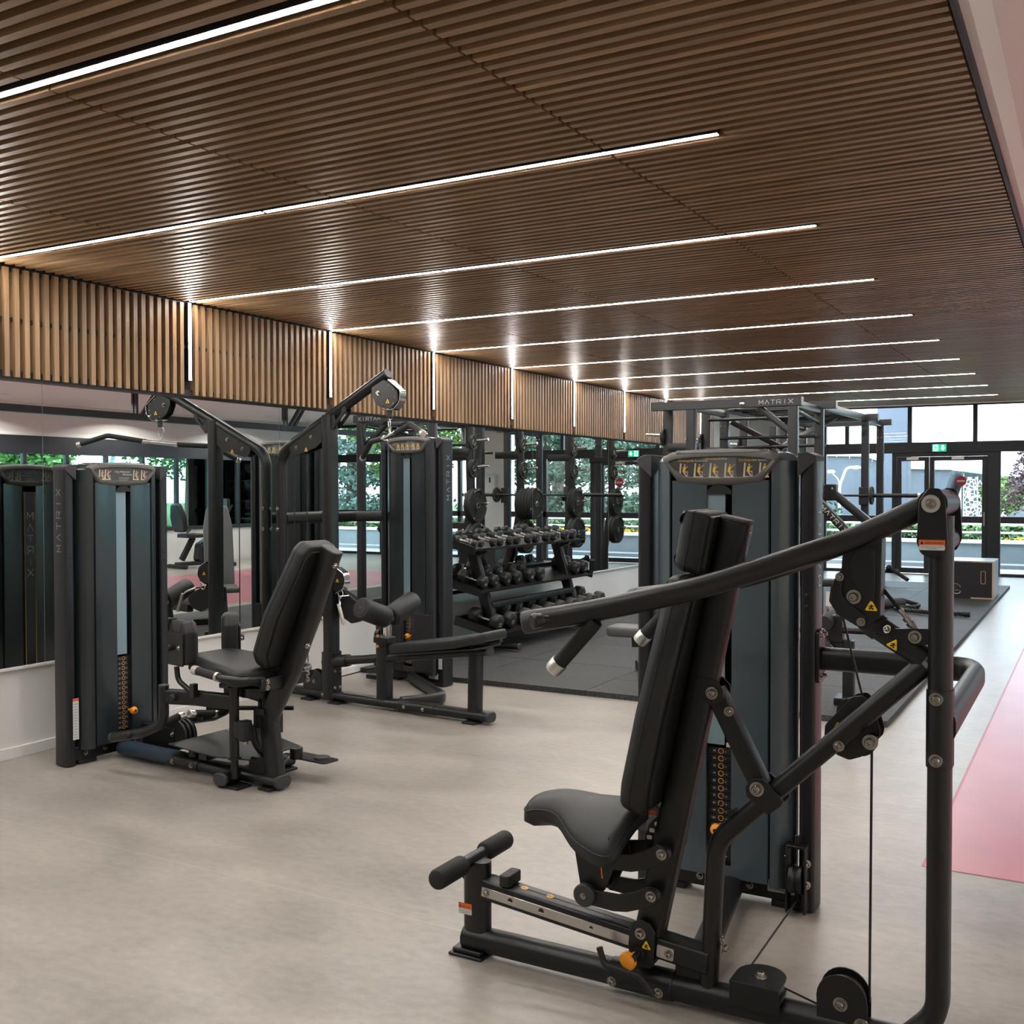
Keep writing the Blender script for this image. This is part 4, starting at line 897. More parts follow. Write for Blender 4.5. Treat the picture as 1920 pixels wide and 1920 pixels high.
bolt(P, (-.942, -.038, .926), NV, .016); bolt(P, (-.897, -.026, .876), NV, .012); bolt(P, (-.812, -.041, .673), NV, .018)
m = MB().lathe((-.883, 0, .578), NV, [(-.012, .020), (.012, .020)], 18); obj('rubber_bumper', m, RUBBER, P)
pp = [(-.648, .800), (-.645, .855), (-.575, .938), (-.545, .945), (-.519, .918), (-.500, .855), (-.503, .836), (-.548, .779), (-.581, .766), (-.612, .776)]
m = MB(); vplate(m, pp, .034, .006, .02); vplate(m, [(x+.004, z+.003) for x, z in pp], .072, .006, .02); obj('pulley_guard', m, BLACK, P, .001)
m = MB()
for c in ((-.575, .890), (-.553, .820)): m.lathe((c[0], .040, c[1]), YV, [(0, .042), (.006, .042), (.013, .034), (.020, .042), (.026, .042)], 24)
obj('pulley', m, PLASTB, P)
bolt(P, (-.595, -.030, .816), NV, .013); m = MB(); m.cyl((-.517, .03, .833), (-.517, -.02, .833), .012); obj('spacer', m, BLACK, P); bolt(P, (-.517, -.020, .833), NV, .018)
warn_tri(P, (-.610, .0305, .852), U, Z, .034)
obj('pull_cable', MB().tube([(-.612, .053, 1.185), (-.551, .053, .938)], rrect(.010, .0052, .002, 1), YV), PLASTB, P)
obj('pull_cable', MB().tube([(-.524, .045, .83), (-.520, .012, .13)], rrect(.012, .0056, .002, 1), YV), PLASTB, P)
# cam housing hanging from the arm, stem and brace
dr = [(-.586, 1.345), (-.590, 1.288), (-.617, 1.244), (-.622, 1.201), (-.600, 1.166), (-.534, 1.130), (-.520, 1.140), (-.491, 1.166), (-.488, 1.385), (-.55, 1.36)]
m = MB(); vplate(m, dr, -.004, .066, .012); hs = obj('cam_housing', m, BLACK, P, .003)
m = MB(); vplate(m, [(-.570, 1.305), (-.560, 1.330), (-.520, 1.350), (-.503, 1.345), (-.503, 1.205), (-.530, 1.21), (-.565, 1.26)], -.039, .005, .012); obj('housing_panel', m, BLACK, hs, .0025)
m = MB(); vplate(m, [(-.598, 1.281), (-.578, 1.274), (-.588, 1.242), (-.585, 1.220), (-.557, 1.192), (-.528, 1.170), (-.524, 1.145), (-.534, 1.134), (-.599, 1.170), (-.617, 1.202), (-.612, 1.245)], -.041, .010, .008); obj('cam_cover', m, BLACK, hs, .0025)
bolt(hs, (-.592, -.046, 1.268), NV, .010); bolt(hs, (-.537, -.046, 1.152), NV, .010); bolt(hs, (-.557, -.038, 1.216), NV, .017)
warn_tri(hs, (-.513, -.0372, 1.194), U, Z, .034)
m = MB().cyl((-.535, 0, 1.155), (-.385, 0, 1.060), .031, n=20); m.cyl((-.520, 0, 1.146), (-.497, 0, 1.131), .035, n=20); so = obj('stem', m, BLACK, P)
m = MB().plate([(-.012, -.004), (.012, -.004), (.012, .004), (-.012, .004)], (-.497, -.008, 1.116), U, Z, .05); obj('stem_clamp', m, BLACK, P, .002)
warn_tri(P, (-.4575, -.0345, 1.098), (.86, 0, -.5), (.5, 0, .86), .032)
m = MB(); vplate(m, [(-.475, 1.136), (-.372, 1.142), (-.372, 1.100), (-.425, 1.098)], -.020, .008, .006); obj('brace_plate', m, BLACK, P, .001); bolt(P, (-.407, -.025, 1.119), NV, .015); bolt(P, (-.474, -.03, 1.135), (-.4, -.8, .3), .010)
obj('cable_end', MB().cyl((-.492, .02, 1.232), (-.448, .02, 1.178), .005, n=8), PLASTB, P)
m = MB(); a_, b_ = Vector((-.452, .02, 1.183)), Vector((-.400, .02, 1.118)); d_ = (b_-a_)
m.lathe(a_, d_, [(0, .008), (.10, .009), (.101, .006), (.30, .006), (.301, .011), (.42, .011), (.421, .008), (.48, .008), (.481, .012), (.60, .012), (.601, .009), (1, .009)], 10, True, True); obj('turnbuckle', m, ALU, P, ang=25)
# rear post, pivot head
obj('rear_post', MB().tube(fil([(-.348, 0, 1.43), (-.348, 0, .14), (-.430, 0, .052), (-.50, 0, .050)], [.13, .05], 8), oval(.092, .057), YV), BLACK, P)
obj('post_sleeve', MB().tube([(-.348, 0, .788), (-.348, 0, .988)], oval(.100, .064), YV), BLACK, P, .002)
for z in (.968, .812): bolt(P, (-.352, -.051, z), NV, .015)
bk = [(-.395, 1.470), (-.372, 1.502), (-.345, 1.500), (-.332, 1.470), (-.326, 1.365), (-.340, 1.332), (-.366, 1.324), (-.390, 1.336), (-.400, 1.365)]
m = MB(); vplate(m, bk, -.058, .010, .022); vplate(m, [(x+.004, z) for x, z in bk], .225, .010, .022); obj('pivot_plate', m, BLACK, P, .002)
m = MB(); m.cyl((-.364, -.052, 1.462), (-.364, .222, 1.462), .036, n=24); obj('pivot_tube', m, BLACK, P)
m = MB(); m.cyl((-.360, -.052, 1.365), (-.360, .222, 1.365), .033, n=24); obj('cross_tube', m, BLACK, P)
m = MB().lathe((-.366, -.063, 1.462), NV, [(0, .023), (.003, .0225), (.003, .012)], 24); obj('pivot_washer', m, ALU, P); bolt(P, (-.366, -.066, 1.462), NV, .012)
warn_label(P, (-.363, -.0632, 1.358), U, Z, .062, .026)
# yoke arms and handles
pr_ = circ(.0305, 20)
m = MB().tube([q for q in smooth_curve([(-.375, 0, 1.460), (-.561, -.03, 1.368), (-.686, -.085, 1.321), (-.813, -.14, 1.275), (-.940, -.20, 1.232), (-1.068, -.26, 1.199), (-1.20, -.315, 1.168), (-1.335, -.370, 1.142)], 4, False)], pr_, Z)
arm = obj('press_arm', m, BLACK, P, ang=40)
obj('press_arm_far', MB().tube([q for q in smooth_curve([(-.56, .0, 1.368), (-.686, .06, 1.318), (-.813, .125, 1.270), (-.940, .19, 1.230), (-1.068, .255, 1.197), (-1.20, .315, 1.166), (-1.335, .370, 1.142)], 4, False)], pr_, Z), BLACK, P, ang=40)
for sg in (-1, 1):
    tip = Vector((-1.340, sg*.3735, 1.1405)); d = Vector((-.88, sg*-.44*-1, -.19)).normalized()
    m = MB().lathe(tip-d*.02, d, [(0, .0312), (.035, .0312), (.043, .028), (.046, .018)], 24); c = obj('arm_cap', m, CHAR, arm)
    if sg < 0:
        m = MB(); quad(m, tip+Vector((-.004, -.0318, .004)), (.9, -.44, 0), Z, -.016, -.006, -.004, .004, 0); obj('orange_mark', m, PRINTO, arm)
        m = MB().lathe((-1.285, -.378, 1.150), (-.55, -.83, -.05), [(0, .012), (.018, .013), (.022, .019), (.044, .021), (.050, .017), (.051, .008)], 20); obj('index_knob', m, BLACK, arm)
    ht = Vector((-1.306, sg*.31, 1.0)); hu = Vector((-1.172, sg*.316, 1.146)); hd = (ht-hu).normalized()
    m = MB().cyl(hu, ht, .0155, n=14); m.cyl(hu, Vector((-1.20, sg*.30, 1.172)), .018, n=12); hh = obj('handle', m, BLACK, arm)
    obj('foam_grip', MB().lathe(hu, hd, [(.0, .0195), (.012, .0212), ((ht-hu).length-.035, .0212)], 20), FOAM, hh)
    obj('end_collar', MB().lathe(ht-hd*.036, hd, [(0, .0238), (.002, .0246), (.030, .0246), (.036, .022), (.0365, .012)], 22), ALU, hh)
# base pulleys
m = MB()
hp = [(-.885, -.050), (-.745, -.050)]+[(-.815+.070*cos(a), .020+.070*sin(a)) for a in [i*pi/10 for i in range(11)]]
m.plate(hp, (0, 0, .128), U, YV, .006); m.box(-.885, -.745, -.054, -.048, .062, .131); m.plate(hp, (0, 0, .090), U, YV, .006); pg = obj('base_pulley_cover', m, BLACK, P, .0015)
m = MB().lathe((-.815, .02, .095), Z, [(0, .062), (.006, .062), (.014, .05), (.022, .062), (.028, .062)], 26); obj('pulley', m, PLASTB, pg)
bolt(pg, (-.812, .005, .132), Z, .015)
vp2 = [(-.650, .050), (-.518, .050), (-.518, .135)]+[(-.585+.066*cos(a), .135+.066*sin(a)) for a in [i*pi/12 for i in range(13)]]+[(-.650, .12)]
m = MB(); m.plate(vp2, (0, -.026, 0), U, Z, .006); m.plate(vp2, (0, .026, 0), U, Z, .006); pg = obj('rear_pulley_guard', m, BLACK, P, .0015)
m = MB().lathe((-.585, -.014, .130), YV, [(0, .058), (.006, .058), (.014, .046), (.022, .058), (.028, .058)], 26); obj('pulley', m, PLASTB, pg)
bolt(pg, (-.587, -.030, .124), NV, .017); bolt(pg, (-.533, -.030, .080), NV, .017)
obj('guide_cable', MB().tube([(-.745, .012, .112), (-.60, .010, .076)], circ(.003, 6), Z), PLASTB, P)
obj('guide_cable', MB().tube([(-.905, .765, .060), (-.868, .060, .112)], circ(.0032, 6), Z), PLASTB, P)
# connections to the tower
obj('floor_beam', MB().tube([(-1.02, .02, .070), (-1.15, .86, .070)], oval(.085, .060), (1, 0, 0)), BLACK, P)
obj('gusset', MB().box(-1.06, -.97, -.01, .05, .085, .150), BLACK, P, .004)
bmp = fil([(-.852, .885, .900), (-.365, .885, .900), (-.338, .80, .895), (-.338, .0, .890)], [.09, .12], 8)
obj('link_beam', MB().tube(bmp, [(y, x) for x, y in reversed(oval(.055, .082))], Z), BLACK, P)
m = MB(); m.plate(filc([(-.048, -.092), (.048, -.092), (.048, .092), (-.048, .092)], .012, 3), (-.852, .885, .910), YV, Z, .012); pl = obj('column_plate', m, BLACK, P, .001)
for v in (-.028, .028):
    for z in (-.075, .075): bolt(pl, (-.846, .885+v, .910+z), U, .012)
sb = MB(); sb.box(-.945, -.938, .775, .832, .015, .245); sb.box(-.882, -.875, .775, .832, .015, .245); sb.box(-.945, -.875, .782, .830, .240, .250); sb.cyl((-.91, .80, .25), (-.91, .80, .285), .008, n=10)
o = obj('side_pulley_bracket', sb, BLACK, P, .002)
m = MB().lathe((-.932, .800, .13), U, [(0, .05), (.012, .05), (.022, .042), (.032, .05), (.044, .05)], 22); obj('pulley', m, PLASTB, o)
for z in (.19, .115): bolt(o, (-.875, .795, z), (.6, -.8, 0), .013)
bolt(o, (-.945, .80, .205), (-1, 0, 0), .008)
# ============================================================ HIP MACHINE (left)
A4 = radians(-4)
def wl(o, l): return (o[0]+l[0]*cos(A4)-l[1]*sin(A4), o[1]+l[0]*sin(A4)+l[1]*cos(A4), l[2] if len(l) > 2 else 0)
P = thing('hip_adductor_machine', 'black seated hip adductor and abductor machine at the left by the mirror', 'gym machine', wl((-4.80, 4.03), (0, .02, 0)), A4)
tw = tower(P, (0, 0, 0), pi/2, 1.652, 'hip', SHROUD_DIM, .565, .258)
long_sticker(tw, (-.300, .0, .145), U, Z, .036, .225)
obj('base_rail', MB().tube([(.03, 0, .052), (.50, 0, .052)], oval(.112, .066), YV), mat('slate blue painted rail', (.022, .040, .062), .42), P, .002, label='slate blue section of the base rail')
obj('base_rail', MB().tube([(.50, 0, .046), (1.262, 0, .046)], oval(.104, .060), YV), BLACK, P, .002)
obj('rail_sleeve', MB().tube([(.46, 0, .048), (.70, 0, .048)], oval(.114, .070), YV), BLACK, P, .002)
for u in (.51, .66): bolt(P, (u, -.056, .050), NV, .012)
obj('end_cap', MB().tube([(1.262, 0, .046), (1.282, 0, .046)], oval(.110, .066), YV), CHAR, P, .005, label='charcoal oval end cap')
obj('cross_foot', MB().tube([(.985, -.135, .046), (.985, .32, .046)], oval(.090, .058), U), BLACK, P, .002)
obj('end_cap', MB().tube([(.985, -.152, .046), (.985, -.135, .046)], oval(.096, .064), U), CHAR, P, .005, label='charcoal oval end cap')
obj('end_cap', MB().tube([(.985, .32, .046), (.985, .337, .046)], oval(.096, .064), U), CHAR, P, .005, label='charcoal oval end cap')
m = MB().box(.95, 1.09, -.13, -.03, 0, .012).box(1.16, 1.24, -.06, .06, 0, .014).box(.95, 1.05, .24, .33, 0, .014); obj('foot', m, RUBBER, P, .003)
# post and back pad
pts = fil([(1.228, 0, .050), (1.178, 0, .36), (1.345, 0, .62), (1.612, 0, 1.205)], [.10, .25], 8)
obj('seat_post', MB().tube(pts, rrect(.066, .104, .022), YV), BLACK, P)
pa, pb = Vector((1.345, 0, .62)), Vector((1.612, 0, 1.205)); pd = (pb-pa).normalized(); pn = Vector((-pd.z, 0, pd.x))
obj('post_cap', MB().tube([pb, pb+pd*.012], rrect(.068, .106, .022), YV), CHAR, P, .004)
bolt(P, pb-pd*.050-pn*.053+Vector((0, -.01, 0)), -pn, .013); bolt(P, pa+pd*.155-pn*.053+Vector((0, -.01, 0)), -pn, .013)
oo = pa+pn*.060; bp_ = filc([(-.12, -.03), (.12, -.03), (.165, .03), (.175, .25), (.120, .60), (.085, .64), (-.085, .64), (-.120, .60), (-.175, .25), (-.165, .03)], [.05, .05, .06, .1, .05, .04, .04, .05, .1, .06], 4)
m = MB().slab(bp_, oo, NV, pd, .090, .038, .010, 5); o = obj('back_pad', m, VINYL, P, ang=60)
obj('piping', MB().tube([oo+Vector((0, -x*1.002, 0))+pd*y+pn*.050 for x, y in bp_], circ(.0016, 5), pn, closed=True), VINYL, o)
obj('pad_board', MB().plate([(x*.86, .3+(y-.3)*.92) for x, y in bp_], oo-pn*.006, NV, pd, .012), PLASTB, o)
# seat, tilted a little up at the front
sp = filc([(.735, -.150), (1.19, -.235), (1.25, -.13), (1.25, .13), (1.19, .235), (.735, .150)], [.05, .06, .05, .05, .06, .05], 4)
m = MB().slab(sp, (0, 0, .548), U, YV, .085, .032, .012, 5, lambda x, y, z: (x, y, z+.030*(1-min(1, (x-.73)/.4)) - .22*y*y)); seat = obj('seat', m, VINYL, P, ang=60)
obj('piping', MB().tube([(x, y, .548+.055+.030*(1-min(1, (x-.73)/.4))-.22*y*y) for x, y in sp], circ(.0017, 5), Z, closed=True), VINYL, seat)
obj('seat_frame', MB().box(.86, 1.30, -.055, .055, .515, .548).box(.95, 1.05, -.12, .15, .500, .522), BLACK, P, .003)
o = obj('cross_plate', MB().box(1.300, 1.312, -.16, .16, .525, .585), BLACK, P, .003)
for v in (-.135, .135):
    for z in (.540, .570): bolt(o, (1.313, v, z), U, .012)
for s in (-1, 1):
    hp = fil([(.945, s*.268, .612), (1.150, s*.268, .588), (1.235, s*.235, .580), (1.285, s*.13, .578)], [.06, .07], 7)
    h = obj('seat_handle', MB().tube(hp, circ(.0165, 14), Z), BLACK, P)
    d = Vector((.205, 0, -.024)).normalized(); p0 = Vector((.945, s*.268, .612))
    obj('foam_grip', MB().lathe(p0, d, [(.02, .0205), (.165, .0205)], 18), FOAM, h)
    obj('end_collar', MB().lathe(p0, d, [(-.006, .018), (-.004, .0228), (.030, .0232)], 18), ALU, h)
    obj('end_collar', MB().lathe(p0, d, [(.160, .0225), (.176, .0225)], 18), ALU, h)
    m = MB(); m.plate(filc([(-.05, -.025), (.03, -.03), (.055, .02), (-.03, .03)], .006, 2), (1.283, s*.150, .562), (.8, s*.5, 0), Z, .010); obj('handle_bracket', m, BLACK, P, .002)
# swivel columns, levers with pads and foot pegs
for s in (-1, 1):
    v0 = s*.105
    m = MB().cyl((1.045, v0, .155), (1.045, v0, .50), .0245, n=18); m.cyl((1.045, v0, .052), (1.045, v0, .155), .0185, n=16); m.cyl((1.045, v0, .150), (1.045, v0, .160), .034, n=18); m.cyl((1.045, v0, .498), (1.045, v0, .512), .031, n=18)
    piv = obj('pivot_column', m, BLACK, P)
    a0, a1, a2 = Vector((1.03, v0, .435)), Vector((.82, s*.15, .440)), Vector((.66, s*.205, .440))
    arm = obj('leg_lever', MB().tube(fil([a0, a1, a2], .15, 6), rrect(.044, .078, .014), Vector((0, 1, 0))), BLACK, P)
    m = MB().tube(fil([(.645, s*.215, .492), (.645, s*.215, .30), (.50, s*.235, .238), (.285, s*.25, .190)], [.085, .12], 8), circ(.0265, 16), YV)
    cr = obj('crank_tube', m, BLACK, arm); obj('tube_cap', MB().lathe((.285, s*.25, .190), (-1, .06*s, -.22), [(0, .0272), (.014, .0272), (.018, .022)], 16), CHAR, arm)
    obj('tube_cap', MB().lathe((.645, s*.215, .492), Z, [(0, .0275), (.006, .0275), (.009, .022)], 16), CHAR, arm)
    for q in ((.72, s*.185-.030, .440), (.43, s*.24-.030, .222)): obj('rubber_bumper', MB().lathe(q, (0, -1, 0), [(-.01, .019), (.010, .019), (.016, .014)], 16), RUBBER, arm)
    # foot peg pointing inwards
    p0 = Vector((.555, s*.225, .262)); p1 = Vector((.555, s*.018, .298)); d = (p1-p0)
    obj('foot_peg', MB().lathe(p0, d, [(0, .012), (1, .012)], 12, True, True), BLACK, arm)
    obj('foam_grip', MB().lathe(p0, d, [(.18, .0205), (.86, .0205)], 16, True, True), FOAM, arm)
    obj('end_collar', MB().lathe(p0, d, [(.10, .0225), (.20, .0225)], 16, True, True), ALU, arm); obj('end_collar', MB().lathe(p0, d, [(.84, .0232), (.985, .0232), (1.0, .02)], 16, True, True), ALU, arm)
    # thigh pad
    pu = Vector((.725, s*.20, .60))
    st = obj('pad_stem', MB().tube(fil([(.735, s*.205, .60), (.745, s*.205, .53), (.84, s*.185, .468)], .06, 6), circ(.0135, 12), YV), BLACK, arm)
    obj('stem_socket', MB().box(.825, .855, s*.185-.016, s*.185+.016, .452, .520), BLACK, arm, .003)
    pts = filc([(-.085, 0), (.085, 0), (.085, .165), (.060, .225), (-.060, .225), (-.085, .165)], [.025, .025, .04, .05, .05, .04], 4)
    wa = Vector((.985, -.17, 0)) if s < 0 else Vector((.77, -.64, 0)); wn = Vector((.17, .985, 0)) if s < 0 else Vector((-.64, -.77, 0))
    pc = Vector((.735, s*.205, .610)); sx = wa if wa.cross(Vector(Z)).dot(wn) > 0 else -wa
    pad = obj('thigh_pad', MB().slab(pts, pc, sx, Z, .088, .035, .010, 4), VINYL, arm, ang=60)
    obj('piping', MB().tube([pc+sx*x+Vector((0, 0, z))+wn*.050 for x, z in pts], circ(.0015, 5), wn, closed=True), VINYL, arm)
    obj('pad_plate', MB().plate(filc([(-.078, -.004), (.078, -.004), (.078, .165), (-.078, .165)], .010, 2), pc-wn*.006, sx, Z, .008), BLACK, arm, .001)
    m = MB().lathe(pc-wn*.010+sx*.035*(1 if s < 0 else -1)+Vector((0, 0, .085)), -wn, [(0, .016), (.012, .018), (.022, .014)], 16); obj('pad_knob', m, PLASTB, arm)
    bolt(arm, pc-wn*.010-sx*.045*(1 if s < 0 else -1)+Vector((0, 0, .090)), -wn, .011)
    # stop adjuster between column and post
    m = MB().box(1.06, 1.10, v0-.022, v0+.022, .262, .345).box(1.10, 1.145, v0-.028+s*.0, v0+.028, .250, .352); obj('stop_block', m, BLACK, P, .004)
m = MB().box(1.13, 1.19, -.045, .045, .37, .405).box(1.10, 1.14, -.030, .030, .300, .395).cyl((1.12, 0, .39), (1.12, 0, .43), .012); obj('range_adjuster', m, BLACK, P, .003)
m = MB().lathe((1.12, -.105, .235), Z, [(0, .014), (.02, .018)], 14); obj('stop_bolt', m, BOLT, P)
m = MB().cyl((1.08, .03, .455), (1.08, .03, .505), .105, n=28); obj('cam_disc', m, BLACK, P, .003)
m = MB().tube(fil([(1.05, .02, .30), (1.06, .03, .18), (1.20, .09, .115)], .10, 6), circ(.026, 14), YV); obj('curved_strut', m, BLACK, P)
m = MB().plate(filc([(.06, -.10), (.19, -.02), (.19, .05), (.06, .05)], .03, 4), (1.0, -.02, .10), U, Z, .010); obj('gusset_plate', m, BLACK, P, .002)
m = MB().plate(filc([(.475, -.06), (.89, -.105), (1.10, -.05), (1.10, .30), (.70, .43), (.475, .36)], .012, 2), (0, 0, .138), U, YV, .006); o = obj('foot_plate', m, BLACK, P, .001)
m = MB().cyl((.62, 0, .06), (.62, 0, .136), .030, n=16); m.box(.70, .76, -.04, .05, .085, .136); obj('plate_support', m, BLACK, P)
for q in ((.50, .335), (.84, .36), (.93, .28)): obj('plate_screw', MB().lathe((q[0], q[1], .141), Z, [(0, .007), (.003, .005)], 10), BOLT, P)
# cable drum beside the tower foot and rear pedal
m = MB()
for v in (.105, .135, .165): m.lathe((.335, v, .135), YV, [(0, .085), (.010, .085), (.012, .075), (.02, .075), (.022, .085)], 28)
m.box(.06, .33, .10, .19, .05, .17); dr_ = obj('cable_drum', m, BLACK, P, .002); bolt(P, (.315, .10, .140), NV, .015)
m = MB().plate(filc([(-.10, -.05), (.16, -.055), (.17, .055), (-.10, .06)], .02, 3), (1.20, .26, .10), U, YV, .008); m.cyl((1.17, .20, .104), (1.17, .20, .16), .034, n=18); o = obj('rear_pedal', m, BLACK, P, .001)
obj('pedal_cap', MB().lathe((1.29, .265, .104), Z, [(0, .042), (.012, .040), (.016, .026)], 22), CHAR, P)
m = MB().tube([(.05, .19, .10), (.10, .30, .10)], circ(.008, 8), Z); obj('guide_cable', m, PLASTB, P)
obj('upper_stay', MB().cyl((.66, .05, .335), (1.05, .30, .335), .012, n=10), BLACK, P)

# ============================================================ PULLDOWN AND ROW MACHINE (centre)
OM3 = (-4.70, 5.81)
P = thing('pulldown_row_machine', 'black lat pulldown and seated row machine in front of the mirror and dumbbells', 'gym machine', (OM3[0], OM3[1], 0), A4)
tw = tower(P, (.006, .869, 0), radians(-5), 1.905, 'pull', SHROUD_DIM, .53, .372)
long_sticker(tw, (.283, .0, .135), U, Z, .038, .20)
obj('lower_cover', MB().box(-.255, -.060, -.047, -.040, .10, .545).box(.062, .255, -.047, -.040, .10, .545), COLM, tw, .003, label='matt dark lower panel')
obj('base_rail', MB().tube([(-.545, 0, .048), (1.335, 0, .048)], oval(.100, .062), YV), BLACK, P, .002)
obj('rail_sleeve', MB().tube([(.58, 0, .049), (.92, 0, .049)], oval(.108, .070), YV), BLACK, P, .002)
for u in (.68, .84): bolt(P, (u, -.054, .050), NV, .012)
obj('end_cap', MB().tube([(1.335, 0, .048), (1.356, 0, .048)], oval(.106, .068), YV), CHAR, P, .006, label='charcoal oval end cap')
m = MB()
for u in (-.20, .06, 1.22): m.box(u-.05, u+.05, -.075, .075, 0, .014)
obj('foot', m, RUBBER, P, .003)
obj('mast', MB().tube([(-.016, 0, .02), (-.022, 0, 2.02)], rrect(.105, .086, .024), YV), BLACK, P, .002)
obj('mast_sleeve', MB().tube([(-.016, 0, .02), (-.016, 0, .355)], rrect(.122, .104, .024), YV), BLACK, P, .002)
for z in (.105, .225):
    for v in (-.025, .025): bolt(P, (.038, v, z), U, .011)
bolt(P, (-.045, -.062, .055), NV, .011)
# boom with its bent foot
bm_ = fil([(-.500, 0, .05), (-.500, 0, 1.765), (.505, 0, 2.278)], .16, 10)
bo = obj('boom', MB().tube(bm_, oval(.082, .070), YV), BLACK, P)
bd = Vector((1.005, 0, .513)).normalized()
obj('boom_cap', MB().tube([(.505, 0, 2.278), Vector((.505, 0, 2.278))+bd*.010], oval(.084, .072), YV), CHAR, P, .004)
for z in (1.36, 1.21): bolt(bo, (-.535, -.0, z), (-.3, -1, 0), .012); bolt(bo, (-.500, -.043, z), NV, .012)
for v in (-.030, .030):
    m = MB(); out = filc([(0.026, 1.905), (.026, 2.045), (.150, 2.105), (.152, 2.035)], .012, 3); inn = filc([(.050, 1.965), (.050, 2.030), (.118, 2.062), (.118, 2.030)], .006, 3)
    m.ringplate(out, inn, (0, v, 0), U, Z, .010); obj('boom_gusset', m, BLACK, P, .001)
m = MB(); br = filc([(-.385, 1.79), (-.360, 1.868), (-.066, 2.000), (-.066, 1.835), (-.12, 1.795), (-.333, 1.735), (-.37, 1.755)], .014, 3)
for v in (-.034, .034): m.plate(br, (0, v, 0), U, Z, .006)
pb_ = obj('pulley_bracket', m, BLACK, P, .001)
m = MB()
for c in ((-.235, 1.865), (-.095, 1.915)): m.lathe((c[0], -.012, c[1]), YV, [(0, .052), (.006, .052), (.012, .042), (.018, .052), (.024, .052)], 24)
obj('pulley', m, PLASTB, pb_)
m = MB(); m.plate([(-.028, -.03), (.028, -.03), (.040, .032), (-.040, .032)], (-.232, -.0375, 1.845), U, Z, .001); m.plate([(-.018, -.04), (.018, -.04), (.018, .045), (-.018, .045)], (-.100, -.0375, 1.915), U, Z, .001); obj('bracket_opening', m, PRINTK, pb_)
for c in ((-.310, 1.800), (-.168, 1.872)): bolt(pb_, (c[0], -.038, c[1]), NV, .012)
warn_tri(pb_, (-.215, -.0375, 1.782), U, Z, .034)
obj('pull_cable', MB().tube([(-.245, 0, 1.83), (-.245, 0, .20)], rrect(.009, .005, .002, 1), U), PLASTB, P); obj('pull_cable', MB().tube([(-.372, 0, 1.76), (-.372, 0, .10)], rrect(.009, .005, .002, 1), U), PLASTB, P)
# head pulley with chrome guard
hs = filc([(.392, 2.19), (.50, 2.238), (.560, 2.205), (.615, 2.155), (.622, 2.09), (.567, 2.045), (.472, 2.05), (.425, 2.082), (.392, 2.15)], .015, 3)
m = MB()
for v in (-.030, .030): m.plate(hs, (0, v, 0), U, Z, .006)
hd_ = obj('head_pulley_housing', m, BLACK, P, .001)
obj('pulley', MB().lathe((.505, -.014, 2.140), YV, [(0, .080), (.006, .080), (.014, .068), (.022, .080), (.028, .080)], 30), PLASTB, hd_)
gd = fil([(.535, 0, 2.235), (.640, 0, 2.155), (.634, 0, 2.085), (.575, 0, 2.032), (.480, 0, 2.038)], [.02, .06, .05], 5)
obj('chrome_guard', MB().tube(gd, rrect(.070, .006, .002, 1), YV), CHROME, hd_)
bolt(hd_, (.452, -.034, 2.150), NV, .014); warn_tri(hd_, (.535, -.034, 2.09), U, Z, .034)
for c in ((.545, 2.195), (.585, 2.165), (.598, 2.115), (.585, 2.075), (.488, 2.060)): bolt(hd_, (c[0], -.033, c[1]), NV, .006, False)
obj('cable_stop', MB().cyl((.524, 0, 2.036), (.524, 0, 1.985), .020, n=16), PLASTB, P)
# carabiner and pulldown bar
T = thing('pulldown_bar', 'angled lat pulldown bar hanging from the boom of the centre machine', 'pulldown bar', wl(OM3, (.524, 0, 1.862)), atan2(-.57, .82))
T.rotation_euler = (0, -.10, atan2(-.57, .82))
m = MB()
lp = [Vector((.014*sin(a), 0, .085+.038*cos(a)*(1.0)))+Vector((.006*sin(a), 0, 0)) for a in [2*pi*i/24 for i in range(24)]]
m.tube(lp, circ(.0042, 7), (0, 1, 0), closed=True); m.lathe((0, 0, .020), Z, [(0, .008), (.03, .006), (.036, .010), (.044, .010)], 10)
obj('carabiner', m, CHROME, T)
obj('swivel_tab', MB().plate(filc([(-.014, -.02), (.014, -.02), (.010, .035), (-.010, .035)], .006, 2), (0, 0, .018), U, Z, .008), STEEL, T)
obj('bar_centre', MB().cyl((-.125, 0, 0), (.125, 0, 0), .0150, n=16), CHROME, T)
for s in (-1, 1):
    obj('centre_collar', MB().cyl((s*.105, 0, 0), (s*.135, 0, 0), .0195, n=16), CHROME, T)
    g = fil([(s*.13, 0, 0), (s*.40, 0, .015), (s*.605, 0, -.075)], .06, 6)
    obj('rubber_grip', MB().tube(g, circ(.0195, 16), (0, 1, 0)), FOAM, T)
    e = (Vector(g[-1])-Vector(g[-2])).normalized(); obj('end_cap', MB().lathe(g[-1], e, [(-.012, .0215), (.010, .0225), (.018, .019), (.019, .008)], 16), ALU, T)
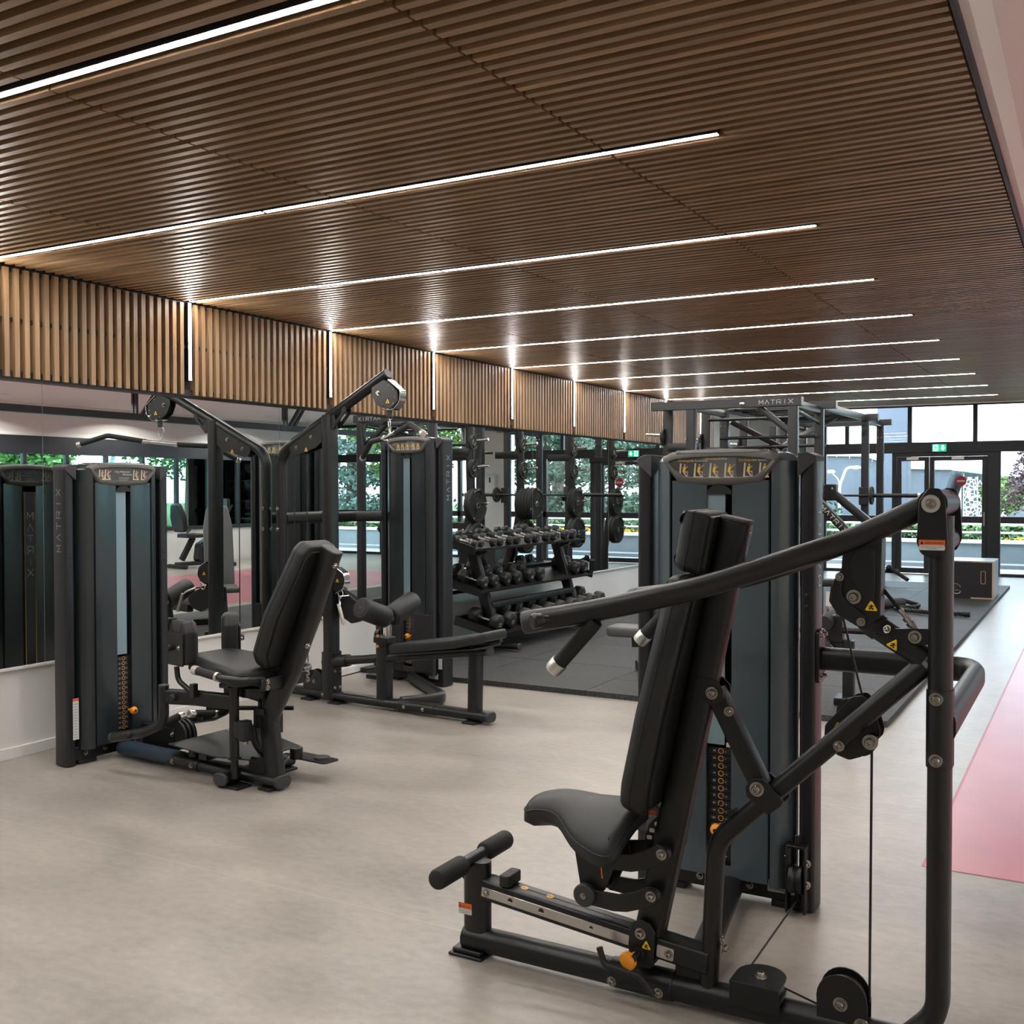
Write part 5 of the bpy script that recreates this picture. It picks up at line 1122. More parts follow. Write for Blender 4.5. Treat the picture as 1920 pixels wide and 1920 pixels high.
# low row pulley on the mast
m = MB(); rp = filc([(.028, .93), (.028, .80), (.060, .775), (.100, .80), (.128, .85), (.118, .905), (.070, .945)], .012, 3)
for v in (-.026, .026): m.plate(rp, (0, v, 0), U, Z, .006)
lo_ = obj('row_pulley_housing', m, BLACK, P, .001)
obj('chrome_guard', MB().tube(fil([(.055, 0, .952), (.125, 0, .912), (.138, 0, .850), (.105, 0, .795), (.050, 0, .772)], [.03, .04, .03], 5), rrect(.060, .005, .002, 1), YV), CHROME, lo_)
obj('pulley', MB().lathe((.065, -.014, .86), YV, [(0, .055), (.006, .055), (.014, .045), (.022, .055), (.028, .055)], 24), PLASTB, lo_)
warn_tri(lo_, (.070, -.030, .862), U, Z, .030)
dg_ = [(.02, .76), (.045, .80), (.09, .775), (.215, .715), (.285, .655), (.235, .585), (.150, .560), (.036, .615), (-.05, .70), (-.05, .76)]
m = MB(); m.plate(filc(dg_, .02, 3), (0, .05, 0), U, Z, .060); obj('foot_rest_arm', m, BLACK, P, .004)
T = thing('row_handle', 'chrome double row handle hanging from the low pulley of the centre machine', 'row handle', wl(OM3, (.175, -.02, .735)), A4)
m = MB(); m.tube(fil([(-.055, -.05, .02), (0, -.10, -.01), (.02, -.12, -.05)], .02, 4), circ(.007, 8), Z); m.tube(fil([(-.055, .05, .02), (0, .10, -.01), (.02, .12, -.05)], .02, 4), circ(.007, 8), Z); m.tube([(-.055, -.05, .02), (-.055, .05, .02)], circ(.007, 8), Z)
lp = [Vector((-.085+.022*cos(a), 0, .035+.028*sin(a))) for a in [2*pi*i/20 for i in range(20)]]; m.tube(lp, circ(.004, 6), YV, closed=True)
obj('yoke', m, CHROME, T)
for v in (-.12, .12): obj('grip', MB().tube([(.005, v, -.02), (.055, v*1.02, -.155)], rrect(.026, .020, .008, 3), YV), STEEL, T)
# seat support, thigh rollers, seat
obj('front_support', MB().tube([(.470, 0, .06), (.470, 0, .475)], rrect(.085, .096, .020), YV), BLACK, P)
obj('support_collar', MB().box(.412, .532, -.052, .052, .455, .500), BLACK, P, .008)
obj('height_tube', MB().tube([(.497, 0, .49), (.497, 0, .60)], rrect(.045, .045, .006, 2), YV), CHROME, P)
m = MB().lathe((.535, -.02, .432), U, [(0, .008), (.025, .008), (.027, .014), (.040, .019), (.060, .015), (.064, .008)], 16); obj('pull_knob', m, ORANGE, P, label='orange pull knob')
m = MB().lathe((.452, -.049, .505), NV, [(-.004, .011), (.003, .011)], 12); m.lathe((.452, -.053, .435), NV, [(-.006, .010), (.002, .010)], 12); obj('orange_plug', m, ORANGE, P)
ra = obj('roller_axle', MB().tube([(.503, -.28, .722), (.503, 0, .622), (.503, .28, .722)], circ(.014, 12), U), CHROME, P)
for s in (-1, 1):
    p0 = Vector((.503, s*.022, .630)); d = Vector((0, s*.28, .100)).normalized()
    obj('thigh_roller', MB().lathe(p0, d, [(.0, .056), (.006, .068), (.016, .074), (.255, .074), (.268, .066), (.269, .045), (.272, .044), (.272, .02)], 30), VINYL, P, ang=50, label='thick black foam thigh roller')
    obj('roller_hub', MB().lathe(p0, d, [(-.012, .030), (-.002, .034), (.004, .034)], 20), STEEL, P)
sd = Vector((1.335, 0, .195)).normalized(); sn = Vector((-sd.z, 0, sd.x))
obj('seat_tube', MB().tube([(.02, 0, .288), (1.325, 0, .470)], oval(.078, .060), YV), BLACK, P)
obj('seat_tube_clamp', MB().tube([(-.07, 0, .275), (.145, 0, .305)], oval(.112, .085), YV), BLACK, P, .012)
obj('end_cap', MB().tube([(1.325, 0, .470), Vector((1.325, 0, .470))+sd*.022], oval(.086, .068), YV), CHAR, P, .007, label='charcoal oval end cap')
obj('rear_support', MB().tube([(1.225, 0, .06), (1.232, 0, .45)], rrect(.080, .085, .022), YV), BLACK, P)
sp = filc([(0, -.105), (.60, -.175), (.78, -.180), (.82, -.12), (.82, .12), (.78, .180), (.60, .175), (0, .105)], [.04, .2, .06, .06, .06, .06, .2, .04], 4)
m = MB().slab(sp, (.585, 0, .398), sd, YV, .062, .020, .010, 5, lambda x, y, z: (x, y, z+.030*max(0, (x-.35)/.47)**2)); seat = obj('seat', m, VINYL, P, ang=60)
obj('seat_board', MB().plate([(.41+(x-.41)*.9, y*.85) for x, y in sp], Vector((.585, 0, .390)), sd, YV, .012), PLASTB, seat)
for x in (.16, .66): obj('seat_bracket', MB().cyl(Vector((.585, -.05, .385))+sd*x, Vector((.585, -.05, .402))+sd*x, .010, n=10), BOLT, P)
# floor tube to the tower, mast brace, pulley at the foot of the mast
ub = fil([(.006, .86, .048), (.74, .33, .048), (.58, .04, .048)], .12, 8)
obj('floor_beam', MB().tube(ub, [(y, x) for x, y in reversed(oval(.058, .088))], Z), BLACK, P)
lb_ = fil([(-.500, .035, 1.285), (-.500, .80, 1.285), (-.31, .93, 1.285)], .12, 8)
obj('link_beam', MB().tube(lb_, [(y, x) for x, y in reversed(oval(.055, .085))], Z), BLACK, P)
gp = [(-.262, .05), (-.090, .05), (-.086, .15)]+[(-.165+.082*cos(a), .135+.082*sin(a)) for a in [pi*i/12 for i in range(13)]]+[(-.262, .12)]
m = MB(); m.plate(gp, (0, -.030, 0), U, Z, .005); m.plate(gp, (0, .022, 0), U, Z, .005); o = obj('mast_pulley_guard', m, BLACK, P, .001)
obj('pulley', MB().lathe((-.170, -.018, .130), YV, [(0, .070), (.006, .070), (.014, .058), (.022, .070), (.028, .070)], 26), PLASTB, o); bolt(o, (-.155, -.034, .135), NV, .012)
m = MB(); m.box(-.285, -.225, -.105, -.060, .07, .44); m.lathe((-.255, -.085, .16), U, [(-.02, .06), (.02, .06)], 20); m.lathe((-.255, -.085, .36), U, [(-.02, .05), (.02, .05)], 20); obj('side_pulley_bracket', m, BLACK, tw, .004)
obj('guide_cable', MB().tube([(-.12, .02, .13), (-.22, .80, .12)], circ(.0045, 6), Z), PLASTB, P)
m = MB().box(-.33, -.17, .72, .80, .022, .055); obj('tower_foot', m, BLACK, P, .004)
bolt(tw, (.05, -.048, .20), NV, .008)
# ============================================================ RUBBER FLOORING
RUBM = bpy.data.materials.new('speckled rubber'); RUBM.use_nodes = True; nt = RUBM.node_tree; b = nt.nodes['Principled BSDF']
tc = nt.nodes.new('ShaderNodeTexCoord'); ns = nt.nodes.new('ShaderNodeTexNoise'); ns.inputs['Scale'].default_value = 190; ns.inputs['Detail'].default_value = 2; nt.links.new(tc.outputs['Object'], ns.inputs['Vector'])
cr = nt.nodes.new('ShaderNodeValToRGB'); cr.color_ramp.elements[0].position = .42; cr.color_ramp.elements[0].color = (.012, .012, .0125, 1); cr.color_ramp.elements[1].position = .72; cr.color_ramp.elements[1].color = (.085, .085, .088, 1)
nt.links.new(ns.outputs[0], cr.inputs[0])
oi = nt.nodes.new('ShaderNodeObjectInfo'); mr = nt.nodes.new('ShaderNodeMapRange'); mr.inputs['To Min'].default_value = .78; mr.inputs['To Max'].default_value = 1.3; nt.links.new(oi.outputs['Random'], mr.inputs['Value'])
scl = nt.nodes.new('ShaderNodeVectorMath'); scl.operation = 'SCALE'; nt.links.new(cr.outputs[0], scl.inputs[0]); nt.links.new(mr.outputs[0], scl.inputs['Scale']); nt.links.new(scl.outputs[0], b.inputs['Base Color'])
b.inputs['Roughness'].default_value = .62; bp = nt.nodes.new('ShaderNodeBump'); bp.inputs['Strength'].default_value = .35; bp.inputs['Distance'].default_value = .002; nt.links.new(ns.outputs[0], bp.inputs['Height']); nt.links.new(bp.outputs[0], b.inputs['Normal'])
t = thing('rubber_flooring', 'black speckled rubber tile flooring under the racks and dumbbells', 'flooring', (-5.265, 6.85, 0))
tm = {}
MATZ = .040
for i in range(4):
    for j in range(20):
        w_ = (.985, 1.05, 1.05, 1.04)[i]; x0 = (0, .985, 2.035, 3.085)[i]
        if w_ not in tm: tm[w_] = MB().box(.002, w_-.002, .002, .523, 0, MATZ).mesh('tile', RUBM)
        link('tile', tm[w_], t, (x0, j*.525, random.uniform(-.0012, .0)))
obj('edge_hole', (lambda m: ([m.lathe((x, .0015, .018), NV, [(0, .007), (.0008, .007)], 8) for x in [.3+.13*i for i in range(29)]], m)[1])(MB()), PRINTK, t)
# ============================================================ DUMBBELL RACK
T = thing('dumbbell_rack', 'black three tier dumbbell rack against the mirror wall', 'rack', (-5.27, 7.93, MATZ))
L = 2.42
def shelf(x0, z0, x1, z1, y0, y1):
    a, b_ = Vector((x0, 0, z0)), Vector((x1, 0, z1)); d = (b_-a).normalized(); n = Vector((-d.z, 0, d.x))
    m = MB()
    w_ = (b_-a).length
    P4 = lambda q, y: a+d*q[0]+n*q[1]+Vector((0, y, 0))
    pr_ = [(0, .045), (0, 0), (w_, 0), (w_, .022), (w_-.006, .022), (w_-.006, .006), (.006, .006), (.006, .045)]
    k = len(pr_); vs = [P4(q, y0) for q in pr_]+[P4(q, y1) for q in pr_]; fs = [(i, k+i, k+(i+1) % k, (i+1) % k) for i in range(k)]+[tuple(range(k)), tuple(range(2*k-1, k-1, -1))]
    m.add(vs, fs); s = obj('shelf', m, BLACK, T, ang=30)
    for y in (y0-.003, y1+.003):
        m = MB(); m.plate([(0, -.03), (w_, -.03), (w_, .035), (0, .055)], a+Vector((0, y, 0)), d, n, .006); o = obj('end_plate', m, BLACK, s)
    m = MB(); matrix_word(m, a+Vector((0, y0-.0062, 0))+d*.06-n*.012, d, n, .026, 1.7, 1.0, .15); obj('lettering', m, CHAR, s)
    return a, d, n
SH = [(.07, .985, .445, .905), (.08, .625, .505, .530), (.20, .262, .655, .165)]
sh = [shelf(*SH[0], .02, 2.30), shelf(*SH[1], .02, 2.36), shelf(*SH[2], .06, 2.36)]
for y in (.28, 1.98):
    up_ = obj('upright', MB().tube([(.52, y, .05), (.23, y, .98)], rrect(.07, .10, .012), YV), BLACK, T)
    obj('foot_tube', MB().tube([(.10, y, .045), (.74, y, .045)], oval(.075, .055), YV), BLACK, T)
    obj('end_cap', MB().tube([(.74, y, .045), (.756, y, .045)], oval(.080, .060), YV), CHAR, T, .006, label='grey end cap')
    for i in range(3): obj('bracket', MB().plate(filc([(0, 0), (.30, -.07), (.16, -.12), (.0, -.05)], .02, 3), Vector((SH[i][0]+.08, y+.0, SH[i][1]-.02)), U, Z, .05), BLACK, T)
obj('rear_beam', MB().tube([(.44, .28, .40), (.44, 1.98, .40)], rrect(.06, .06, .01), Z), BLACK, T)
# ---- dumbbells: one mould per size, heads with six softened flats
def dumbbell(R, W, H_, num):
    # R head radius, W head width, H_ handle length
    hms = []
    pts = filc([(R*cos(pi/8+i*pi/4), R*sin(pi/8+i*pi/4)) for i in range(8)], R*.22, 2)
    for s in (-1, 1):
        x0 = s*H_/2; k = len(pts); ring = []
        for q, sc_ in ((0, .78), (.12, .97), (.22, 1.0), (.80, 1.0), (.92, .95), (1.0, .80)):
            ring.append([Vector((x0+s*q*W, a*sc_, b_*sc_)) for a, b_ in pts])
        vs = [p for r in ring for p in r]; fs = []
        for j in range(5):
            for i in range(k): fs.append((j*k+i, j*k+(i+1) % k, (j+1)*k+(i+1) % k, (j+1)*k+i))
        fs += [tuple(range(k-1, -1, -1)), tuple(range(5*k, 6*k))]
        if s < 0: fs = [tuple(reversed(f)) for f in fs]
        hms.append(MB().add(vs, fs).mesh('head', RUBH, 40))
    me_b = MB().lathe((-H_/2-.005, 0, 0), U, [(0, .0175), (.016, .0175), (.018, .0140), (H_*.3, .0155), (H_*.5, .0172), (H_*.7, .0155), (H_-.008, .0140), (H_-.006, .0175), (H_+.01, .0175)], 14).mesh('handle', CHROME)
    mm = MB(); tx = MB()
    for s in (-1, 1):
        o_ = Vector((s*(H_/2+W), 0, 0)); a_ = Vector((0, s, 0))
        for i in range(16):
            t0, t1 = pi*(.15+.70*i/16), pi*(.15+.70*(i+1)/16)
            mm.add([o_+a_*(R*.66*q*cos(tt))+Vector((s*.0012, 0, R*.66*q*sin(tt))) for tt, q in ((t0, .94), (t0, 1), (t1, 1), (t1, .94))], [(0, 1, 2, 3)])
        text_mb(tx, num, o_+Vector((0, 0, -R*.38)), a_, (0, 0, 1), R*.62, .0015, 'CENTER')
    return hms[0], hms[1], me_b, mm.mesh('ring_print', PRINTG), tx.mesh('number', PRINTW)
RUBH = mat('black urethane head', (0.011, 0.011, 0.011), .45, bump=(350, .12))
moulds = {}
def place_db(s, y, R, W, H_, num, label, group, roll=0.0):
    key = (R, num)
    if key not in moulds: moulds[key] = dumbbell(R, W, H_, num)
    a, d, n = sh[s]; w_ = (Vector((SH[s][2], 0, SH[s][3]))-Vector((SH[s][0], 0, SH[s][1]))).length
    c = a+d*(w_*.54)+n*(.008+R*.955)+Vector((0, y, 0))+Vector((-5.27, 7.93, MATZ))
    t = bpy.data.objects.new('dumbbell', None); COL.objects.link(t); t.empty_display_size = .05
    t.matrix_world = Matrix.Translation(c) @ Matrix.Rotation(random.uniform(-.03, .03)-.02, 4, 'Z') @ Matrix.Rotation(-atan2(d.z, d.x), 4, 'Y') @ Matrix.Rotation(roll, 4, 'X')
    tag(t, label, 'dumbbell', group)
    for nm, me in zip(('head', 'head', 'handle', 'ring_print', 'number'), moulds[key]): link(nm, me, t)
tops = [(8.06, 8.17, .035, .042, '2'), (8.385, 8.505, .040, .048, '4'), (8.69, 8.83, .045, .052, '6'), (9.06, 9.205, .050, .056, '8'), (9.44, 9.60, .053, .060, '10'), (9.86, 10.03, .056, .064, '12')]
wd = ['first', 'second', 'third', 'fourth', 'fifth', 'sixth']
for i, (ya, yb, R, W, num) in enumerate(tops):
    for q, y in enumerate((ya, yb)): place_db(0, y-7.93, R, W, .145, num, '%s dumbbell of the %s pair from the left, on the top shelf' % (('left', 'right')[q], wd[i]), 'dumbbells on the top shelf', pi/8*0)
mids = [(8.10, 8.29, .064, .072, '14'), (8.52, 8.72, .067, .075, '16'), (8.98, 9.19, .070, .078, '18'), (10.00, 10.20, .072, .080, '20')]
md = ['leftmost pair', 'second pair', 'third pair', 'lone pair at the right end']
for i, (ya, yb, R, W, num) in enumerate(mids):
    for q, y in enumerate((ya, yb)): place_db(1, y-7.93, R, W, .140, num, '%s dumbbell of the %s on the middle shelf' % (('left', 'right')[q], md[i]), 'dumbbells on the middle shelf')
lows = [(8.10, 8.335, .078, .088, '22'), (8.62, 8.86, .081, .092, '24'), (9.12, 9.355, .084, .095, '26'), (9.60, 9.83, .086, .098, '28'), (10.05, 10.275, .088, .100, '30')]
ld = ['leftmost pair', 'second pair', 'third pair', 'fourth pair', 'rightmost pair']
for i, (ya, yb, R, W, num) in enumerate(lows):
    for q, y in enumerate((ya, yb)): place_db(2, y-7.93, R, W, .140, num, '%s large dumbbell of the %s on the bottom shelf' % (('left', 'right')[q], ld[i]), 'dumbbells on the bottom shelf')

# ============================================================ TRAINING RIG (two racks joined by an overhead ladder)
P = thing('training_rig', 'tall black strength rig with uprights, overhead ladder and front beam lettered in white', 'rack', (0, 0, MATZ))
XL, XR = -3.672, -2.622
hm_ = MB()
for k in range(17):
    z = .45+.10*k
    for dx_ in (-.020, .018): quad(hm_, (dx_, -.0402, z), U, Z, -.010, .010, -.013, .013, .0004)
    quad(hm_, (-.0452, 0, z), (0, -1, 0), Z, -.012, .012, -.016, .016, .0004)
hme = hm_.mesh('hole_row', PRINTK)
upm = MB().tube([(0, 0, 0), (0, 0, 2.33)], rrect(.092, .082, .010), U).mesh('upright', COLM)
for y in (10.35, 11.45, 14.0, 15.06):
    for x in (XL, XR):
        u_ = link('upright', upm, P, (x, y, 0))
        if y in (11.45, 15.06):
            link('hole_row', hme, u_)
            for z in (2.16, 2.26):
                for dx_ in (-.022, .022): bolt(u_, (dx_, -.042, z), NV, .011, False)
        obj('foot_plate', MB().box(-.08, .08, -.09, .09, 0, .010), BLACK, u_, .002)
obj('front_beam', MB().box(-4.10, -2.535, 10.30, 10.40, 2.275, 2.365), COLM, P, .004)
o = obj('bolt_cap', MB().lathe((-3.12, 10.298, 2.315), NV, [(0, .026), (.010, .026), (.014, .020)], 18), CHROME, P)
m = MB(); matrix_word(m, (-2.95, 10.299, 2.300), U, Z, .038, 1.55, 1.05, .15); obj('lettering', m, PRINTW, P, label='white MATRIX lettering on the front beam')
obj('rack_beam', MB().box(-3.30, -2.44, 11.40, 11.50, 2.315, 2.405), COLM, P, .004)
obj('rack_beam', MB().box(-3.75, -2.46, 13.95, 14.05, 2.33, 2.42), COLM, P, .004); obj('rack_beam', MB().box(-3.72, -2.47, 15.01, 15.11, 2.33, 2.41), COLM, P, .004)
for x in (XL, XR):
    obj('side_rail', MB().tube([(x, 10.40, 2.30), (x, 11.40, 2.30)], rrect(.06, .075, .006, 2), U), COLM, P)
    obj('side_rail', MB().tube([(x, 11.5, 2.36), (x, 13.95, 2.37)], rrect(.05, .085, .006, 2), U), COLM, P)
    obj('side_rail', MB().tube([(x, 14.05, 2.34), (x, 15.01, 2.34)], rrect(.06, .075, .006, 2), U), COLM, P)
    obj('floor_rail', MB().tube([(x, 10.3, .045), (x, 11.5, .045)], rrect(.08, .08, .008, 2), U), COLM, P); obj('floor_rail', MB().tube([(x, 13.95, .045), (x, 15.1, .045)], rrect(.08, .08, .008, 2), U), COLM, P)
for y in (11.75, 12.05, 12.35, 12.65, 12.95, 13.25, 13.55, 13.8): obj('ladder_rung', MB().cyl((XL, y, 2.36), (XR, y, 2.365), .017, n=10), BLACK, P)
obj('diagonal_brace', MB().tube([(-2.98, 10.42, 2.28), (-2.62, 10.42, 1.98)], rrect(.05, .06, .006, 2), YV), COLM, P)
obj('diagonal_brace', MB().tube([(-3.62, 11.5, 2.22), (-3.15, 11.9, 1.93)], rrect(.05, .06, .006, 2), YV), COLM, P)
obj('diagonal_brace', MB().tube([(-3.15, 11.9, 1.93), (-2.70, 12.6, 2.30)], rrect(.05, .06, .006, 2), YV), COLM, P)
obj('pull_up_bar', MB().tube(fil([(XL, 10.9, 2.20), (XR, 10.9, 2.20)], 0), circ(.017, 10), Z), BLACK, P); obj('pull_up_bar', MB().cyl((-2.62, 10.45, 2.24), (-2.62, 11.40, 2.17), .020, n=10), COLM, P)
obj('pull_up_bar', MB().cyl((XL, 11.3, 2.02), (XR, 11.3, 2.02), .018, n=10), BLACK, P); obj('pull_up_bar', MB().cyl((XL, 11.75, 1.93), (XR, 11.75, 1.94), .018, n=10), BLACK, P)
for i, (p0, p1, pl) in enumerate((((-2.66, 11.30, 1.395), (-2.20, 11.30, .905), .045), ((-2.55, 11.72, 1.43), (-1.98, 11.72, .95), .05))):
    la = obj('lever_arm', MB().tube([p0, p1], rrect(.075, .088, .008, 2), YV), BLACK, P)
    if i == 0:
        d = (Vector(p1)-Vector(p0)).normalized(); n = Vector((-d.z, 0, d.x)); m = MB(); matrix_word(m, Vector(p0)+d*.165+Vector((0, -.038, 0))-n*.022, d, n, .042, 1.55, 1.05, .15); obj('lettering', m, PRINTW, la, label='white MATRIX lettering along the lever arm')
    obj('pivot_sleeve', MB().box(p0[0]-.10, p0[0]+.06, p0[1]-.05, p0[1]+.05, p0[2]-.10, p0[2]+.08), BLACK, la, .01); bolt(la, (p0[0]+.02, p0[1]-.05, p0[2]+.03), NV, .014)
obj('safety_rail', MB().box(XL, XR, 11.40, 11.50, .95, 1.03), BLACK, P, .004); obj('storage_shelf', MB().box(-2.60, -2.25, 11.5, 11.56, .78, .86), BLACK, P, .004)
for y in (10.35, 14.0):
    m = MB(); m.plate(filc([(.05, -.10), (-.10, -.10), (-.14, -.03), (-.10, -.05), (-.05, -.02), (-.05, .12), (.05, .12)], .015, 2), (XL-.0, y-.05, 1.38), YV, Z, .07); obj('j_hook', m, BLACK, P, .003)
obj('j_hook', MB().box(XR-.06, XR+.06, 13.90, 13.95, 1.25, 1.48), BLACK, P, .006)
# plate storage posts on the mirror side
pi_ = 0
PX = -4.02
HZ = [2.03, 1.72, 1.28, .86]
for y in (10.62, 11.85, 13.35, 14.75):
    pp_ = obj('storage_post', MB().tube(fil([(PX+.10, y, .02), (PX+.10, y, .55), (PX-.02, y, 1.25), (PX, y, 2.34)], [.4, .6], 5), rrect(.055, .10, .008, 2), YV), BLACK, P)
    obj('spacer_beam', MB().tube([(PX, y, 1.90), (XL, y, 1.90)], rrect(.06, .09, .006, 2), YV), BLACK, pp_)
    for z in HZ:
        obj('horn', MB().lathe((PX, y, z), (-1, 0, .06), [(0, .024), (.03, .024), (.031, .0175), (.26, .0175)], 12), CHROME, pp_)
def weight_plate_mesh(R, W):
    m = MB(); m.lathe((0, 0, 0), (-1, 0, 0), [(0, .030), (0, R*.42), (W*.25, R*.44), (W*.25, R*.78), (0, R*.82), (0, R*.98), (W*.15, R), (W*.85, R), (W, R*.97), (W, R*.84), (W*.72, R*.80), (W*.72, R*.42), (W*.95, R*.38), (W, .030)], 30, False)
    return m.mesh('plate_body', RUBBER, 40)
wpm = {}
def plate(x, y, z, R, W, label, group):
    if (R, W) not in wpm:
        sp_ = []
        for k in range(3):
            a = 2*pi*k/3+.5
            sp_.append(MB().plate([(R*.90*cos(a+j*.25-.5), R*.90*sin(a+j*.25-.5)) for j in range(5)]+[(R*.40*cos(a+.5-j*.25), R*.40*sin(a+.5-j*.25)) for j in range(5)], (-W*.5, 0, 0), (0, 1, 0), (0, 0, 1), W*.80).mesh('spoke', RUBBER))
        hub = MB().lathe((.001, 0, 0), (-1, 0, 0), [(0, .027), (W+.003, .027), (W+.003, .034), (W, .036)], 16, False)
        pr = MB()
        for k in range(3):
            a = 2*pi*k/3-.2; quad(pr, (-W-.0004, R*.88*cos(a), R*.88*sin(a)), (0, -1, 0), (0, 0, 1), -R*.05, R*.05, -R*.05, R*.05, .001)
        text_mb(pr, 'MATRIX', (-W-.0006, R*.02, R*.84), (0, -1, 0), (0, 0, 1), R*.12, .001, 'CENTER')
        wpm[(R, W)] = (weight_plate_mesh(R, W), *sp_, hub.mesh('steel_hub', STEEL), pr.mesh('plate_print', PRINTW))
    t = thing('weight_plate', label, 'weight plate', (x, y, z+MATZ), 0, group)
    t.rotation_euler = (random.uniform(-.6, .6), 0, 0)
    for nm, me in zip(('plate_body', 'spoke', 'spoke', 'spoke', 'steel_hub', 'plate_print'), wpm[(R, W)]): link(nm, me, t)
pn = ['nearest storage post', 'second storage post', 'third storage post', 'farthest storage post']
for i, y in enumerate((10.62, 11.85, 13.35, 14.75)):
    for k, z in enumerate(HZ):
        R, W, n = ((.095, .03, 1), (.115, .034, 1), (.205, .042, 5 if i == 1 else 2), (.215, .05, 2))[k]
        hn = ('topmost', 'second', 'third', 'lowest')[k]
        for q in range(n):
            plate(PX-.035-q*(W+.003), y, z-.015+.002*q, R, W, ('small' if k < 2 else 'large')+' black grip plate%s on the %s horn of the %s' % (('', ', innermost', ', second', ', third', ', fourth', ', outermost')[0 if n == 1 else (5 if q == n-1 else q+1)], hn, pn[i]), 'plates on the %s horn of the %s' % (hn, pn[i]))
# barbell resting in the far rack
T = thing('barbell', 'black barbell racked on the far uprights above the press arm', 'barbell', (-2.62, 13.86, 1.372+MATZ))
obj('shaft', MB().cyl((-1.35, 0, 0), (.10, 0, 0), .015, n=12), BLACK, T)
obj('sleeve', MB().cyl((.10, 0, 0), (.72, 0, 0), .026, n=14), BLACK, T); obj('sleeve', MB().cyl((-1.97, 0, 0), (-1.35, 0, 0), .026, n=14), BLACK, T)
obj('collar', MB().cyl((.08, 0, 0), (.11, 0, 0), .04, n=14), STEEL, T); obj('collar', MB().cyl((.66, 0, 0), (.69, 0, 0), .034, n=14), STEEL, T)
plate(-2.50, 13.86, 1.372, .115, .03, 'small black plate loaded on the barbell by the far upright', 'barbell plates')
# ============================================================ BENCHES
T = thing('incline_bench', 'grey padded incline bench with upright back standing behind the press tower', 'bench', (-2.62, 8.0, MATZ), radians(35))
obj('floor_rail', MB().tube([(-.55, 0, .05), (.55, 0, .05)], rrect(.08, .07, .01), YV), BLACK, T); obj('cross_foot', MB().box(-.60, -.52, -.28, .28, 0, .07), BLACK, T, .01); obj('cross_foot', MB().box(.50, .58, -.22, .22, 0, .07), BLACK, T, .01)
obj('upright', MB().tube([(-.1, 0, .06), (.02, 0, .42)], rrect(.07, .09, .01), YV), BLACK, T)
pts = filc([(-.15, 0), (.15, 0), (.15, .62), (.105, .86), (-.105, .86), (-.15, .62)], [.04, .04, .2, .06, .06, .2], 4)
m = MB().slab(pts, (.17, 0, .44), (0, -1, 0), Vector((.18, 0, .98)), .06, .02, .008); obj('back_pad', m, VINYLG, T, ang=60)
m = MB().slab(filc([(-.32, -.12), (.08, -.15), (.08, .15), (-.32, .12)], .04, 4), (0, 0, .41), U, YV, .06, .02, .008); obj('seat', m, VINYLG, T, ang=60)
obj('ladder_support', MB().tube([(.42, 0, .08), (.27, 0, .72)], rrect(.05, .06, .01), YV), BLACK, T)
T = thing('decline_bench', 'dark flat bench with foam rollers behind the press tower', 'bench', (-2.2, 7.25, MATZ), radians(4))
sp = filc([(-.98, -.13), (.62, -.15), (.62, .15), (-.98, .13)], .06, 4)
m = MB().slab(sp, (0, 0, .375), U, YV, .07, .022, .008); obj('seat', m, VINYLG, T, ang=60)
obj('frame_tube', MB().tube([(-.8, 0, .33), (.75, 0, .40)], rrect(.07, .08, .012), YV), BLACK, T)
obj('front_leg', MB().tube([(-.52, 0, .03), (-.46, 0, .35)], rrect(.07, .07, .012), YV), BLACK, T); obj('rear_leg', MB().tube([(.735, 0, .02), (.735, 0, .43)], rrect(.085, .075, .012), YV), BLACK, T)
obj('foot', MB().box(.65, .82, -.10, .10, 0, .05), BLACK, T, .006); obj('foot', MB().box(-.58, -.46, -.24, .24, 0, .05), BLACK, T, .006)
obj('roller_tube', MB().cyl((.62, -.02, .50), (.90, -.02, .50), .022, n=12), BLACK, T)
obj('knee_roller', MB().cyl((.60, -.20, .56), (.60, .20, .56), .05, n=18), FOAM, T); obj('chrome_stem', MB().cyl((.66, .0, .45), (.66, .0, .80), .013, n=10), CHROME, T)
m = MB().tube(fil([(.58, .05, .62), (.63, .05, .74), (.70, .05, .66)], .05, 5), circ(.012, 10), YV); obj('chrome_hook', m, CHROME, T); obj('adjust_strut', MB().cyl((.62, -.05, .40), (.78, -.05, .25), .010, n=8), CHROME, T)
obj('grip_tube', MB().cyl((.50, -.12, .82), (.74, -.12, .83), .024, n=12), FOAM, T); obj('grip_collar', MB().cyl((.74, -.12, .83), (.765, -.12, .83), .028, n=12), ALU, T); obj('head_box', MB().box(.56, .70, -.06, .06, .42, .60), BLACK, T, .006)
m = MB(); quad(m, (.63, -.121, .72), U, Z, -.03, .03, -.05, .05, 0); obj('instruction_tag', m, PRINTW, T)
# ============================================================ PLYO BOX, ROPE, SMALL GEAR
PLY = mat('birch ply edge', (.55, .38, .22), .6, noise=(6, .08, 3)); FILM = mat('black phenolic ply', (.012, .012, .014), .42); FILM_SKYLIT = mat('black ply greyed by sky sheen', (.30, .33, .37), .35)  # last one: paler copy of the black film, sky reflection put into its colour
T = thing('plyo_box', 'black wooden plyometric box lettered 60 near the glass doors', 'plyo box', (-1.79, 15.06, MATZ))
W_, D_, H_ = .605, .74, .50
obj('front_panel', MB().box(0, W_-.018, 0, .018, 0, H_-.016), FILM, T, .001); obj('rear_panel', MB().box(0, W_-.018, D_-.018, D_, 0, H_-.016), FILM, T, .001)
obj('side_panel', MB().box(W_-.018, W_, .0, D_, 0, H_-.016), FILM_SKYLIT, T, .001); obj('side_panel', MB().box(0, .018, .018, D_-.018, 0, H_-.016), FILM, T, .001); obj('top_panel', MB().box(0, W_, 0, D_, H_-.016, H_), FILM_SKYLIT, T, .001)
